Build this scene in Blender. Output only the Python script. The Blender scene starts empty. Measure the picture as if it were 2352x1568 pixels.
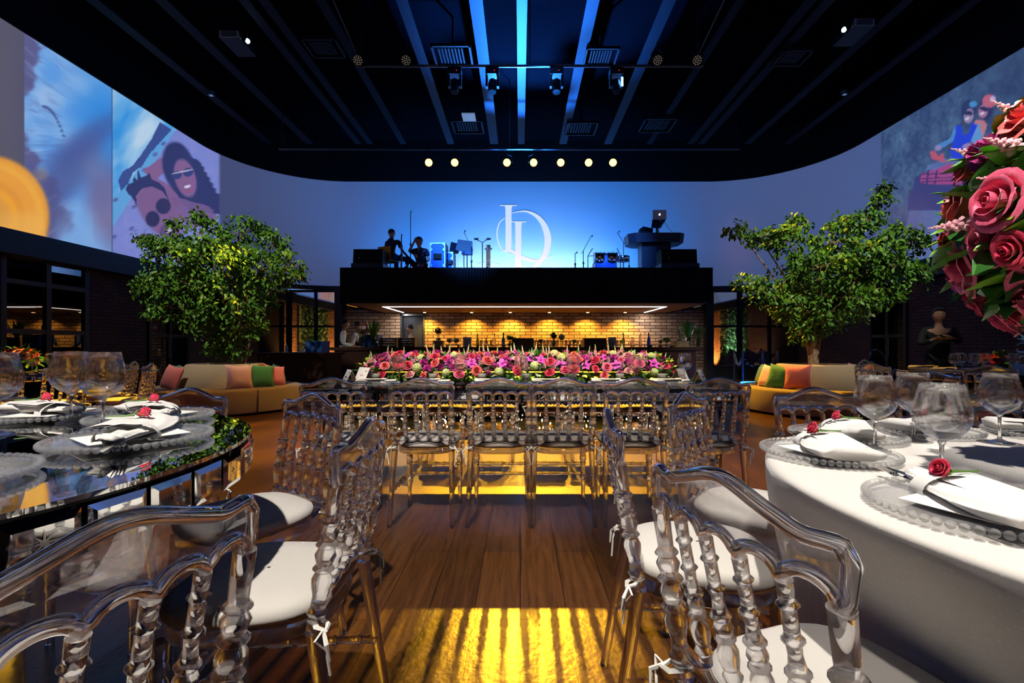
import bpy, bmesh, math, random
import numpy as np
from mathutils import Vector, Matrix, Quaternion
PI = math.pi
random.seed(7)
SC = bpy.context.scene
COL = SC.collection

# ---------------------------------------------------------------- camera, world, exposure
CAMZ, FPX, VX, VY = 1.09, 1080.0, 1195.0, 795.0
cam = bpy.data.cameras.new('camera'); camo = bpy.data.objects.new('camera', cam); COL.objects.link(camo)
camo.location = (0, 0, CAMZ); camo.rotation_euler = (PI/2, 0, 0)
cam.sensor_width = 36; cam.lens = 36*FPX/2352
cam.shift_x = -(VX-1176)/2352; cam.shift_y = (VY-784)/2352
cam.clip_start = 0.02; cam.clip_end = 200
SC.camera = camo
w = bpy.data.worlds.new('world'); SC.world = w; w.use_nodes = True
w.node_tree.nodes['Background'].inputs[0].default_value = (0.10, 0.13, 0.25, 1)
w.node_tree.nodes['Background'].inputs[1].default_value = 0.03
vs = SC.view_settings
vs.view_transform = 'Standard'; vs.look = 'None'; vs.gamma = 1; vs.exposure = 0.0; vs.use_curve_mapping = False
cy = SC.cycles
cy.max_bounces = 9; cy.diffuse_bounces = 2; cy.glossy_bounces = 4; cy.transmission_bounces = 9
cy.transparent_max_bounces = 16; cy.caustics_refractive = False; cy.caustics_reflective = False
cy.sample_clamp_indirect = 6; cy.sample_clamp_direct = 0; cy.blur_glossy = 0.0
cy.use_denoising = True; cy.use_adaptive_sampling = True; cy.adaptive_threshold = 0.14

AMBER = (1.0, 0.50, 0.02); WARM = (1.0, 0.82, 0.62); NEUT = (1.0, 0.93, 0.84); BLUE = (0.02, 0.22, 1.0)
def light(kind, name, loc, target, energy, color, size=0.1, angle=50, blend=0.4, sy=None):
    l = bpy.data.lights.new(name, kind); l.energy = energy; l.color = color
    if kind == 'SPOT':
        l.spot_size = math.radians(angle); l.spot_blend = blend; l.shadow_soft_size = size
    elif kind == 'AREA':
        l.size = size
        if sy: l.shape = 'RECTANGLE'; l.size_y = sy
    else: l.shadow_soft_size = size
    o = bpy.data.objects.new(name, l); COL.objects.link(o); o.location = loc
    d = Vector(target)-Vector(loc)
    o.rotation_euler = d.to_track_quat('-Z', 'Y').to_euler()
    return o
# amber wash lamps on the rear pipe, aimed forward and down over the head table and the floor
AMB = [(-2.33, (-3.2, 5.6)), (-1.67, (-1.5, 4.5)), (-.34, (.15, 4.2)), (.34, (.2, 4.2)), (1.03, (.9, 4.4)), (1.74, (1.9, 4.5)), (2.36, (4.4, 6.6))]
for x, (tx, ty) in AMB:
    light('SPOT', 'amber_lamp_light', (x, 11.72, 5.66), (tx, ty, 0), 4500, AMBER, .05, 20.5 if abs(x) < .5 else 18, .5)
light('SPOT', 'amber_lamp_light', (-2.4, 8.9, 6.4), (-5.4, 5.2, .3), 8500, AMBER, .05, 28, .4)
light('SPOT', 'amber_lamp_light', (3.6, 9.2, 6.5), (5.6, 5.6, .4), 1500, AMBER, .05, 32, .4)
light('SPOT', 'amber_lamp_light', (-1.0, 9.0, 6.5), (-4.4, 7.3, .3), 900, AMBER, .05, 22, .3)
light('SPOT', 'amber_lamp_light', (1.6, 11.6, 6.3), (5.0, 7.8, .9), 450, AMBER, .05, 20, .3)
light('SPOT', 'amber_lamp_light', (-2.2, 9.1, 6.4), (-2.5, 5.5, 0), 2200, AMBER, .05, 18, .5)
# white key lamps over the tables and the flowers
light('SPOT', 'white_lamp_light', (1.5, 1.5, 6.3), (1.45, 1.1, .8), 1650, NEUT, .06, 28, .6)
light('SPOT', 'white_lamp_light', (.1, -1.33, 5.72), (1.3, 1.1, .8), 480, NEUT, .12, 34, .7)
light('SPOT', 'white_lamp_light', (-1.16, -1.44, 5.8), (1.3, .9, 1.45), 1900, NEUT, .06, 10, .7)
light('SPOT', 'white_lamp_light', (-.95, -1.33, 5.72), (-1.1, 1.2, .7), 1900, NEUT, .06, 33, .5)
light('SPOT', 'white_lamp_light', (-1.5, .6, 6.6), (-.65, 3.95, .95), 2100, NEUT, .06, 15, .5)
light('SPOT', 'white_lamp_light', (1.5, .6, 6.6), (.65, 3.95, .95), 2100, NEUT, .06, 15, .5)
light('SPOT', 'white_lamp_light', (0, -1.5, 6.6), (0, 3.5, .5), 1000, WARM, .08, 17, .6)
light('SPOT', 'white_lamp_light', (-4.3, 3.0, 6.6), (-5.2, 8.2, 2.2), 1400, (1, .98, .84), .08, 30, .5)
light('SPOT', 'white_lamp_light', (4.2, 3.0, 6.6), (5.2, 8.0, 2.3), 1600, (1, .98, .84), .08, 32, .5)
light('SPOT', 'amber_lamp_light', (-.8, 9.3, 6.4), (-4.3, 8.5, 2.3), 130, AMBER, .08, 18, .5)
light('SPOT', 'amber_lamp_light', (1.2, 9.3, 6.4), (3.9, 8.0, 1.7), 300, AMBER, .08, 16, .5)
# blue wash on the stage: floor lamps raking up the rear screen
for x, e in ((-4.2, 130), (-2.8, 250), (-1.3, 330), (.1, 330), (1.5, 330), (2.9, 230), (4.2, 110)):
    light('SPOT', 'blue_floor_light', (x, 14.0, 3.05), (x*1.1, 15.6, 5.2), e*1.25, (.0, .25, 1.0), .15, 120, 1.0)
light('AREA', 'blue_floor_light', (.1, 14.75, 3.05), (.1, 15.6, 3.4), 170, (.50, .74, 1.0), 4.4, sy=.2)
light('SPOT', 'blue_stage_light', (0, 12.4, 5.0), (.2, 10.5, 7.4), 7000, BLUE, .1, 85, .6)
light('SPOT', 'blue_stage_light', (.6, 9.0, 5.6), (.4, 7.5, 7.4), 1200, BLUE, .1, 110, .6)
light('SPOT', 'blue_stage_light', (-2.1, 9.0, 6.3), (-1.2, 13.4, 3.4), 3800, (.06, .28, 1.0), .1, 34, .6)
light('SPOT', 'blue_stage_light', (2.0, 9.0, 6.3), (2.4, 13.4, 3.8), 2800, (.06, .28, 1.0), .1, 34, .6)

# ---------------------------------------------------------------- materials
M = {}
def srgb(r, g, b):
    f = lambda c: (c/255/12.92 if c/255 <= .04045 else ((c/255+.055)/1.055)**2.4)
    return (f(r), f(g), f(b), 1)
def mat(name, col=(.5, .5, .5), rough=.5, metal=0, trans=0, ior=1.45, emis=None, es=0, sheen=0, sss=0, spec=.5, noise=None, bump=None, coat=0):
    m = bpy.data.materials.new(name); m.use_nodes = True; nt = m.node_tree; b = nt.nodes['Principled BSDF']
    c = tuple(col)[:3]+(1,)
    b.inputs['Base Color'].default_value = c; b.inputs['Roughness'].default_value = rough
    b.inputs['Metallic'].default_value = metal; b.inputs['Transmission Weight'].default_value = trans
    b.inputs['IOR'].default_value = ior; b.inputs['Specular IOR Level'].default_value = spec
    b.inputs['Sheen Weight'].default_value = sheen; b.inputs['Coat Weight'].default_value = coat
    if sss: b.inputs['Subsurface Weight'].default_value = sss; b.inputs['Subsurface Radius'].default_value = (.02, .01, .01)
    if emis: b.inputs['Emission Color'].default_value = tuple(emis)[:3]+(1,); b.inputs['Emission Strength'].default_value = es
    tc = None
    if noise or bump:
        tc = nt.nodes.new('ShaderNodeTexCoord')
    if noise:   # (scale, amount, (colour2))
        n = nt.nodes.new('ShaderNodeTexNoise'); n.inputs['Scale'].default_value = noise[0]; n.inputs['Detail'].default_value = 4
        nt.links.new(tc.outputs['Object'], n.inputs['Vector'])
        r = nt.nodes.new('ShaderNodeMapRange'); r.inputs[1].default_value = .3; r.inputs[2].default_value = .7
        nt.links.new(n.outputs['Fac'], r.inputs[0]); r.inputs[4].default_value = noise[1]
        mx = nt.nodes.new('ShaderNodeMix'); mx.data_type = 'RGBA'
        mx.inputs[6].default_value = c; mx.inputs[7].default_value = tuple(noise[2])[:3]+(1,)
        nt.links.new(r.outputs[0], mx.inputs[0]); nt.links.new(mx.outputs[2], b.inputs['Base Color'])
    if bump:    # (scale, strength, distance)
        n = nt.nodes.new('ShaderNodeTexNoise'); n.inputs['Scale'].default_value = bump[0]; n.inputs['Detail'].default_value = 3
        nt.links.new(tc.outputs['Object'], n.inputs['Vector'])
        bp = nt.nodes.new('ShaderNodeBump'); bp.inputs['Strength'].default_value = bump[1]; bp.inputs['Distance'].default_value = bump[2]
        nt.links.new(n.outputs['Fac'], bp.inputs['Height']); nt.links.new(bp.outputs[0], b.inputs['Normal'])
    M[name] = m; return m
def clear(name, col, through=.3, ior=1.49, rough=0.0):
    """clear solid plastic or glass; a share passes straight on so that stacked pieces stay light"""
    m = mat(name, col, rough, 0, 1, ior)
    nt = m.node_tree; b = nt.nodes['Principled BSDF']; out = nt.nodes['Material Output']
    t = nt.nodes.new('ShaderNodeBsdfTransparent'); t.inputs[0].default_value = tuple(col)[:3]+(1,)
    x = nt.nodes.new('ShaderNodeMixShader'); x.inputs[0].default_value = through
    nt.links.new(b.outputs[0], x.inputs[1]); nt.links.new(t.outputs[0], x.inputs[2]); nt.links.new(x.outputs[0], out.inputs[0])
    return m
def pane(name, refl=.25, tint=(.8, .85, .9)):
    m = bpy.data.materials.new(name); m.use_nodes = True; nt = m.node_tree; nt.nodes.clear()
    out = nt.nodes.new('ShaderNodeOutputMaterial'); t = nt.nodes.new('ShaderNodeBsdfTransparent'); t.inputs[0].default_value = tint+(1,)
    g = nt.nodes.new('ShaderNodeBsdfGlossy'); g.inputs['Roughness'].default_value = .01
    x = nt.nodes.new('ShaderNodeMixShader'); x.inputs[0].default_value = refl
    nt.links.new(t.outputs[0], x.inputs[1]); nt.links.new(g.outputs[0], x.inputs[2]); nt.links.new(x.outputs[0], out.inputs[0])
    M[name] = m; return m
clear('acrylic', (.975, .965, .98), .26, 1.49)
clear('glass', (.99, .99, .99), .25, 1.45)
clear('bowl_glass', (.995, .995, .995), .62, 1.45)
clear('plate_glass', (.99, .99, .99), .78, 1.45)
clear('bead_glass', (.99, .99, .99), .6, 1.45)
clear('blue_glass', (.02, .08, .9), .4); clear('green_glass', (.25, .45, .08), .4); clear('vase_glass', (.75, .82, .8), .55)
for n_ in ('plate_glass', 'bead_glass'):     # moulded glass scatters a little light
    nt = M[n_].node_tree; out = nt.nodes['Material Output']; src = out.inputs[0].links[0].from_socket
    df = nt.nodes.new('ShaderNodeBsdfDiffuse'); df.inputs[0].default_value = (.9, .9, .9, 1); x = nt.nodes.new('ShaderNodeMixShader'); x.inputs[0].default_value = .09 if n_ == 'plate_glass' else .10
    nt.links.new(src, x.inputs[1]); nt.links.new(df.outputs[0], x.inputs[2]); nt.links.new(x.outputs[0], out.inputs[0])
pane('window_glass', .22); pane('dark_glass', .14, (.25, .3, .35))
mat('mirror', (.86, .88, .87), .03, 1); mat('mirror_top', (.80, .83, .82), .015, 1); mat('black_mirror', (.05, .06, .07), .03, .0, spec=1.0, coat=1)
mat('cushion', (.58, .545, .50), .85, sheen=.3, bump=(14, .25, .01)); mat('tie', (.75, .72, .66), .9)
mat('napkin', (.78, .75, .72), .85, sheen=.2, bump=(60, .15, .002)); mat('card', (.85, .82, .76), .7); mat('ink', (.35, .05, .1), .6)
mat('steel', (.75, .74, .72), .15, 1); mat('dark_steel', (.12, .13, .15), .35, .9); mat('black_metal', (.012, .013, .016), .45)
mat('black', (.005, .005, .007), .7, spec=.2); mat('black_gloss', (.008, .009, .014), .2); mat('blue_black', (.012, .018, .04), .45)
mat('beam', (.022, .030, .045), .5, spec=.3); mat('beam_shaded_copy', (.008, .011, .018), .6, spec=.2); mat('ceiling', (.004, .004, .006), .9, spec=0); mat('grey_plastic', (.55, .54, .5), .5)
mat('sofa', (.40, .29, .17), .9, sheen=.2, noise=(40, .3, (.33, .24, .14)), bump=(300, .2, .002))
for n_, c_ in (('coral', (.80, .20, .17)), ('pink', (.82, .46, .40)), ('green', (.05, .22, .05)), ('teal', (.01, .13, .10)), ('yellow', (.5, .40, .04))):
    mat('pillow_'+n_, c_, .8, sheen=.3, bump=(9, .4, .02))
mat('bark', (.24, .14, .08), .9, noise=(18, .8, (.42, .30, .2)), bump=(30, .8, .02))
mat('leaf', (.045, .16, .012), .42, noise=(7, 1, (.12, .25, .02)), spec=.4)
mat('leaf_tip', (.15, .19, .03), .45); mat('dark_leaf', (.02, .13, .02), .3, noise=(9, 1, (.09, .26, .03))); mat('bright_leaf', (.22, .45, .03), .4)
mat('eucalyptus', (.30, .40, .33), .6); mat('stem', (.10, .22, .03), .5)
def petal(name, c, c2): mat(name, c, .5, noise=(38, 1, c2), sheen=.2, sss=.0)
petal('rose_red', (.72, .015, .06), (.9, .05, .14)); petal('rose_coral', (.90, .07, .08), (.95, .20, .19)); petal('rose_pink', (.93, .26, .30), (.95, .48, .46))
petal('rose_hot', (.86, .04, .15), (.95, .2, .32)); petal('magenta', (.62, .02, .36), (.8, .1, .55)); petal('plum', (.28, .01, .12), (.5, .03, .25))
petal('cream', (.86, .84, .52), (.6, .75, .15)); petal('blush', (.93, .60, .58), (.9, .3, .45))
mat('wax', (.95, .93, .82), .6, sss=.2, emis=(1, .8, .5), es=.05)
mat('wood_box', (.45, .30, .14), .6, noise=(12, 1, (.3, .18, .08))); mat('dark_wood', (.035, .015, .009), .35, noise=(6, 1, (.06, .02, .01)))
mat('slate', (.02, .02, .02), .5); mat('blue_crate', (.02, .09, .35), .5); mat('white_plastic', (.8, .8, .8), .4); mat('red_sign', (.35, .03, .03), .5)
mat('skin', (.42, .22, .14), .6, sss=.0); mat('pale_skin', (.60, .36, .26), .6); mat('hair', (.02, .013, .01), .6); mat('white_shirt', (.72, .70, .68), .85)
mat('navy', (.012, .02, .07), .8); mat('denim', (.03, .07, .22), .85); mat('black_cloth', (.008, .008, .009), .85); mat('brown_dress', (.40, .27, .17), .85); mat('lips', (.35, .08, .07), .5)
mat('eye', (.02, .01, .01), .2); mat('chrome', (.8, .85, .95), .12, 1); mat('orange_cloth', (.75, .3, .02), .8); mat('case_blue', (.03, .12, .55), .45)
mat('amber_lens', (.1, .05, 0), .3, emis=(1, .58, .10), es=7); mat('led_dot', (.3, .25, .2), .4, emis=(1, .85, .65), es=.12)
mat('white_led', (1, 1, 1), .4, emis=(1, .96, .9), es=7); mat('down_led', (1, 1, 1), .4, emis=(1, .62, .25), es=12)
mat('star_led', (1, 1, 1), .4, emis=(1, .85, .55), es=9); mat('glint_lens', (1, 1, 1), .4, emis=(1, .95, .88), es=60); M['glint_lens'].cycles.emission_sampling = 'NONE'; mat('proj_lens', (1, 1, 1), .3, emis=(.4, .7, 1), es=14); mat('blue_led', (0, 0, 1), .3, emis=(.02, .25, 1), es=9)
mat('logo', (.35, .08, .04), .8, emis=srgb(190, 215, 238), es=1.0); mat('apple', (1, 1, 1), .3, emis=(1, .95, .9), es=3); mat('laptop', (.75, .78, .85), .4, .0)
mat('panel_lit', (.5, .6, .7), .4, emis=(.3, .5, .8), es=.35); mat('red_led', (1, 0, 0), .3, emis=(1, .02, .05), es=2.0); mat('ivory_wood', (.55, .52, .42), .5)
mat('case_edge', (.75, .8, .9), .5, .2); mat('hedge', (.02, .07, .015), .7, noise=(8, 1, (.28, .45, .2)), bump=(26, 1, .12)); mat('stone', (.5, .3, .16), .8, noise=(9, 1, (.05, .02, .01)), bump=(14, 1, .1))

def brick_mat(name, c1, c2, mortar, bw, bh, axis='XZ', bump=.6, ms=.012, rough=.85):
    m = bpy.data.materials.new(name); m.use_nodes = True; nt = m.node_tree; b = nt.nodes['Principled BSDF']; b.inputs['Roughness'].default_value = rough
    tc = nt.nodes.new('ShaderNodeTexCoord'); sp = nt.nodes.new('ShaderNodeSeparateXYZ'); cb = nt.nodes.new('ShaderNodeCombineXYZ')
    nt.links.new(tc.outputs['Object'], sp.inputs[0])
    nt.links.new(sp.outputs[axis[0]], cb.inputs[0]); nt.links.new(sp.outputs[axis[1]], cb.inputs[1])
    nz = nt.nodes.new('ShaderNodeTexNoise'); nz.inputs['Scale'].default_value = 9; nt.links.new(tc.outputs['Object'], nz.inputs['Vector'])
    vm = nt.nodes.new('ShaderNodeVectorMath'); vm.operation = 'MULTIPLY_ADD'; vm.inputs[1].default_value = (.02, .014, 0)
    nt.links.new(nz.outputs['Color'], vm.inputs[0]); nt.links.new(cb.outputs[0], vm.inputs[2])
    br = nt.nodes.new('ShaderNodeTexBrick'); nt.links.new(vm.outputs[0], br.inputs['Vector'])
    br.inputs['Color1'].default_value = c1+(1,); br.inputs['Color2'].default_value = c2+(1,); br.inputs['Mortar'].default_value = mortar+(1,)
    br.inputs['Scale'].default_value = 1; br.inputs['Brick Width'].default_value = bw; br.inputs['Row Height'].default_value = bh
    br.inputs['Mortar Size'].default_value = ms; br.inputs['Mortar Smooth'].default_value = .4
    nt.links.new(br.outputs['Color'], b.inputs['Base Color'])
    n2 = nt.nodes.new('ShaderNodeTexNoise'); n2.inputs['Scale'].default_value = 40; nt.links.new(tc.outputs['Object'], n2.inputs['Vector'])
    mh = nt.nodes.new('ShaderNodeMath'); mh.operation = 'MULTIPLY_ADD'; mh.inputs[1].default_value = -1
    nt.links.new(br.outputs['Fac'], mh.inputs[0]); nt.links.new(n2.outputs['Fac'], mh.inputs[2])
    bp = nt.nodes.new('ShaderNodeBump'); bp.inputs['Strength'].default_value = bump; bp.inputs['Distance'].default_value = .03
    nt.links.new(mh.outputs[0], bp.inputs['Height']); nt.links.new(bp.outputs[0], b.inputs['Normal'])
    M[name] = m; return m
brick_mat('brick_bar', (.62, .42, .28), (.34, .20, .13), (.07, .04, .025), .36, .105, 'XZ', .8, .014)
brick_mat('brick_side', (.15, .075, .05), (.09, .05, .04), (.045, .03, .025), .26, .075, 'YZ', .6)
brick_mat('stone_wall', (.75, .42, .2), (.35, .16, .07), (.02, .01, .005), .16, .055, 'YZ', 1.0, .02)
def floor_mat():
    m = brick_mat('floor_wood', (.115, .043, .013), (.07, .026, .008), (.02, .008, .004), 1.25, .19, 'YX', .05, .0025, .3)
    nt = m.node_tree; b = nt.nodes['Principled BSDF']
    br = [n for n in nt.nodes if n.type == 'TEX_BRICK'][0]
    tc = [n for n in nt.nodes if n.type == 'TEX_COORD'][0]
    mp = nt.nodes.new('ShaderNodeMapping'); mp.inputs['Scale'].default_value = (26, 1.6, 1)
    n = nt.nodes.new('ShaderNodeTexNoise'); n.inputs['Scale'].default_value = 1.4; n.inputs['Detail'].default_value = 6; n.inputs['Distortion'].default_value = 1.2
    nt.links.new(tc.outputs['Object'], mp.inputs[0]); nt.links.new(mp.outputs[0], n.inputs['Vector'])
    r = nt.nodes.new('ShaderNodeMapRange'); r.inputs[1].default_value = .3; r.inputs[2].default_value = .75; r.inputs[3].default_value = .55; r.inputs[4].default_value = 1.5
    nt.links.new(n.outputs['Fac'], r.inputs[0])
    x = nt.nodes.new('ShaderNodeVectorMath'); x.operation = 'SCALE'
    nt.links.new(br.outputs['Color'], x.inputs[0]); nt.links.new(r.outputs[0], x.inputs['Scale']); nt.links.new(x.outputs[0], b.inputs['Base Color'])
    vm = [q for q in nt.nodes if q.type == 'VECT_MATH' and q.operation == 'MULTIPLY_ADD'][0]; vm.inputs[1].default_value = (0, 0, 0)
floor_mat()
def cloth_mat():
    m = mat('cloth', (.70, .66, .60), .85, sheen=.3); nt = m.node_tree; b = nt.nodes['Principled BSDF']
    tc = nt.nodes.new('ShaderNodeTexCoord'); v = nt.nodes.new('ShaderNodeTexVoronoi'); v.inputs['Scale'].default_value = 95; v.inputs['Randomness'].default_value = .15
    nt.links.new(tc.outputs['Object'], v.inputs['Vector'])
    r = nt.nodes.new('ShaderNodeMapRange'); r.inputs[1].default_value = .18; r.inputs[2].default_value = .26; r.inputs[3].default_value = 1; r.inputs[4].default_value = 0
    nt.links.new(v.outputs['Distance'], r.inputs[0])
    x = nt.nodes.new('ShaderNodeMix'); x.data_type = 'RGBA'; x.inputs[6].default_value = (.70, .66, .61, 1); x.inputs[7].default_value = (.80, .77, .72, 1)
    nt.links.new(r.outputs[0], x.inputs[0]); nt.links.new(x.outputs[2], b.inputs['Base Color'])
    bp = nt.nodes.new('ShaderNodeBump'); bp.inputs['Strength'].default_value = .2; bp.inputs['Distance'].default_value = .001
    nt.links.new(r.outputs[0], bp.inputs['Height']); nt.links.new(bp.outputs[0], b.inputs['Normal'])
cloth_mat()

# ---------------------------------------------------------------- mesh helpers
class MB:
    def __init__(s): s.v = []; s.f = []
    def add(s, vs_, fs): n = len(s.v); s.v += [tuple(a) for a in vs_]; s.f += [tuple(i+n for i in f) for f in fs]; return s
    def box(s, x0, x1, y0, y1, z0, z1, mx=None):
        p = [(x, y, z) for z in (z0, z1) for y in (y0, y1) for x in (x0, x1)]
        if mx: p = [mx @ Vector(q) for q in p]
        return s.add(p, [(0, 2, 3, 1), (4, 5, 7, 6), (0, 1, 5, 4), (2, 6, 7, 3), (0, 4, 6, 2), (1, 3, 7, 5)])
    def cbox(s, cx, cy_, cz, sx, sy, sz, rz=0):
        mx = Matrix.Translation((cx, cy_, cz)) @ Matrix.Rotation(rz, 4, 'Z')
        return s.box(-sx/2, sx/2, -sy/2, sy/2, -sz/2, sz/2, mx)
    def lathe(s, prof, seg=16, p0=(0, 0, 0), p1=(0, 0, 1), cap=True, unit=True):
        """prof: (t, r); t runs from p0 (0) to p1 (1)"""
        p0 = Vector(p0); p1 = Vector(p1); ax = (p1-p0); q = Vector((0, 0, 1)).rotation_difference(ax.normalized())
        vs_ = []; fs = []
        for t, r in prof:
            c = p0+ax*t
            for k in range(seg):
                a = 2*PI*k/seg; vs_.append(c+q @ Vector((r*math.cos(a), r*math.sin(a), 0)))
        n = len(prof)
        for i in range(n-1):
            for k in range(seg):
                k2 = (k+1) % seg; fs.append((i*seg+k, i*seg+k2, (i+1)*seg+k2, (i+1)*seg+k))
        if cap: fs.append(tuple(range(seg))[::-1]); fs.append(tuple((n-1)*seg+k for k in range(seg)))
        return s.add(vs_, fs)
    def tube(s, pts, r, seg=8, closed=False, flat=1.0):
        pts = [Vector(p) for p in pts]; n = len(pts); rs = r if isinstance(r, (list, tuple)) else [r]*n
        vs_ = []; fs = []; up = None
        for i, p in enumerate(pts):
            if closed: d = pts[(i+1) % n]-pts[i-1]
            else: d = pts[min(i+1, n-1)]-pts[max(i-1, 0)]
            d.normalize()
            if up is None: up = Vector((0, 0, 1)) if abs(d.z) < .9 else Vector((0, 1, 0))
            sd = d.cross(up).normalized(); up = sd.cross(d).normalized()
            for k in range(seg):
                a = 2*PI*k/seg; vs_.append(p+sd*math.cos(a)*rs[i]*flat+up*math.sin(a)*rs[i])
        for i in range(n if closed else n-1):
            j = (i+1) % n
            for k in range(seg):
                k2 = (k+1) % seg; fs.append((i*seg+k, i*seg+k2, j*seg+k2, j*seg+k))
        if not closed: fs.append(tuple(range(seg))[::-1]); fs.append(tuple((n-1)*seg+k for k in range(seg)))
        return s.add(vs_, fs)
    def sphere(s, c, r, seg=12, rings=8, sc=(1, 1, 1), mx=None):
        vs_ = []; fs = []
        for i in range(rings+1):
            th = PI*i/rings
            for k in range(seg):
                a = 2*PI*k/seg; p = Vector((math.sin(th)*math.cos(a)*r*sc[0], math.sin(th)*math.sin(a)*r*sc[1], math.cos(th)*r*sc[2]))
                if mx: p = mx @ p
                vs_.append(p+Vector(c))
        for i in range(rings):
            for k in range(seg):
                k2 = (k+1) % seg; fs.append((i*seg+k, (i+1)*seg+k, (i+1)*seg+k2, i*seg+k2))
        return s.add(vs_, fs)
    def prism(s, poly, z0, z1, mx=None):
        """poly in XY"""
        n = len(poly); a = [Vector((x, y, z0)) for x, y in poly]+[Vector((x, y, z1)) for x, y in poly]
        if mx: a = [mx @ p for p in a]
        return s.add(a, [tuple(range(n))[::-1], tuple(range(n, 2*n))]+[(i, (i+1) % n, n+(i+1) % n, n+i) for i in range(n)])
    def grid(s, fn, nu, nv, closeu=False):
        vs_ = [fn(i/(nu if closeu else nu-1), j/(nv-1)) for j in range(nv) for i in range(nu)]
        fs = []
        for j in range(nv-1):
            for i in range(nu if closeu else nu-1):
                i2 = (i+1) % nu; fs.append((j*nu+i, j*nu+i2, (j+1)*nu+i2, (j+1)*nu+i))
        return s.add(vs_, fs)
    def mesh(s, name, m, smooth=False):
        me = bpy.data.meshes.new(name); me.from_pydata(s.v, [], s.f); me.materials.append(M[m] if isinstance(m, str) else m)
        if smooth: me.shade_smooth(); 
        if smooth and smooth != 'all': me.set_sharp_from_angle(angle=math.radians(50))
        me.update(); return me
    def build(s, name, m, parent=None, smooth=False):
        o = bpy.data.objects.new(name, s.mesh(name, m, smooth)); COL.objects.link(o)
        if parent: o.parent = parent
        return o
def tag(o, label, cat, group=None, kind=None):
    o['label'] = label
    if cat: o['category'] = cat
    if group: o['group'] = group
    if kind: o['kind'] = kind
    return o
def thing(name, label, cat, loc=(0, 0, 0), rz=0, group=None):
    o = bpy.data.objects.new(name, None); COL.objects.link(o); o.empty_display_size = .1
    o.location = loc; o.rotation_euler = (0, 0, rz); return tag(o, label, cat, group)
def struct(mb, name, m, parent=None, smooth=False, label=None):
    o = mb.build(name, m, parent, smooth)
    if parent is None: o['kind'] = 'structure'
    if label: o['label'] = label
    return o
KIDS = {}
def children(o): return [c for c in bpy.data.objects if c.parent == o]
def kids(o):
    if o.name not in KIDS: KIDS[o.name] = [(c, children(c)) for c in children(o)]
    return KIDS[o.name]
def dup(root, loc, rz=0, label=None, group=None, scale=None):
    r = root.copy(); COL.objects.link(r); r.location = loc; r.rotation_euler = (0, 0, rz)
    if label: r['label'] = label
    if group: r['group'] = group
    if scale: r.scale = scale if not isinstance(scale, (int, float)) else (scale,)*3
    for c, gs in kids(root):
        k = c.copy(); COL.objects.link(k); k.parent = r
        for g in gs:
            h = g.copy(); COL.objects.link(h); h.parent = k
    return r
class Series:
    """first call moves the prototype itself, later calls copy it"""
    def __init__(s, proto): s.p = proto; s.used = False; kids(proto)
    def put(s, loc, rz=0, label=None, group=None, scale=None):
        if s.used: return dup(s.p, loc, rz, label, group, scale)
        s.used = True; s.p.location = loc; s.p.rotation_euler = (0, 0, rz)
        if label: s.p['label'] = label
        if group: s.p['group'] = group
        if scale: s.p.scale = scale if not isinstance(scale, (int, float)) else (scale,)*3
        return s.p
def X(px, Y): return (px-VX)/FPX*Y
def Z(py, Y): return CAMZ+(VY-py)/FPX*Y
def rot_to(dx, dy): return math.atan2(-dx, dy)      # turns local +Y to (dx, dy)
# ---------------------------------------------------------------- room shell
XL, XR, YB, ZS, ZT, RC = -8.65, 9.20, 15.6, 3.08, 6.55, 3.0
YN = -5.0
struct(MB().box(XL-1, XR+1, YN, 26, -.1, 0), 'floor', 'floor_wood')
struct(MB().box(XL-1, XR+1, YN, 26, 7.9, 8.0), 'ceiling', 'ceiling')
struct(MB().box(XL-1, XR+1, YN-.2, YN, 0, 8), 'wall_near', 'black')
def wall_path():
    P = []; y = YN
    while y < 6.6: P.append((XL, y)); y += .25
    while y < YB-RC: P.append((XL, y)); y += .024
    for k in range(46): a = PI-PI/2*k/46; P.append((XL+RC+RC*math.cos(a), YB-RC+RC*math.sin(a)))
    x = XL+RC
    while x < XR-RC: P.append((x, YB)); x += .12
    for k in range(46): a = PI/2-PI/2*k/46; P.append((XR-RC+RC*math.cos(a), YB-RC+RC*math.sin(a)))
    y = YB-RC
    while y > 6.6: P.append((XR, y)); y -= .026
    while y > YN: P.append((XR, y)); y -= .25
    return P
WP = wall_path()
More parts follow.
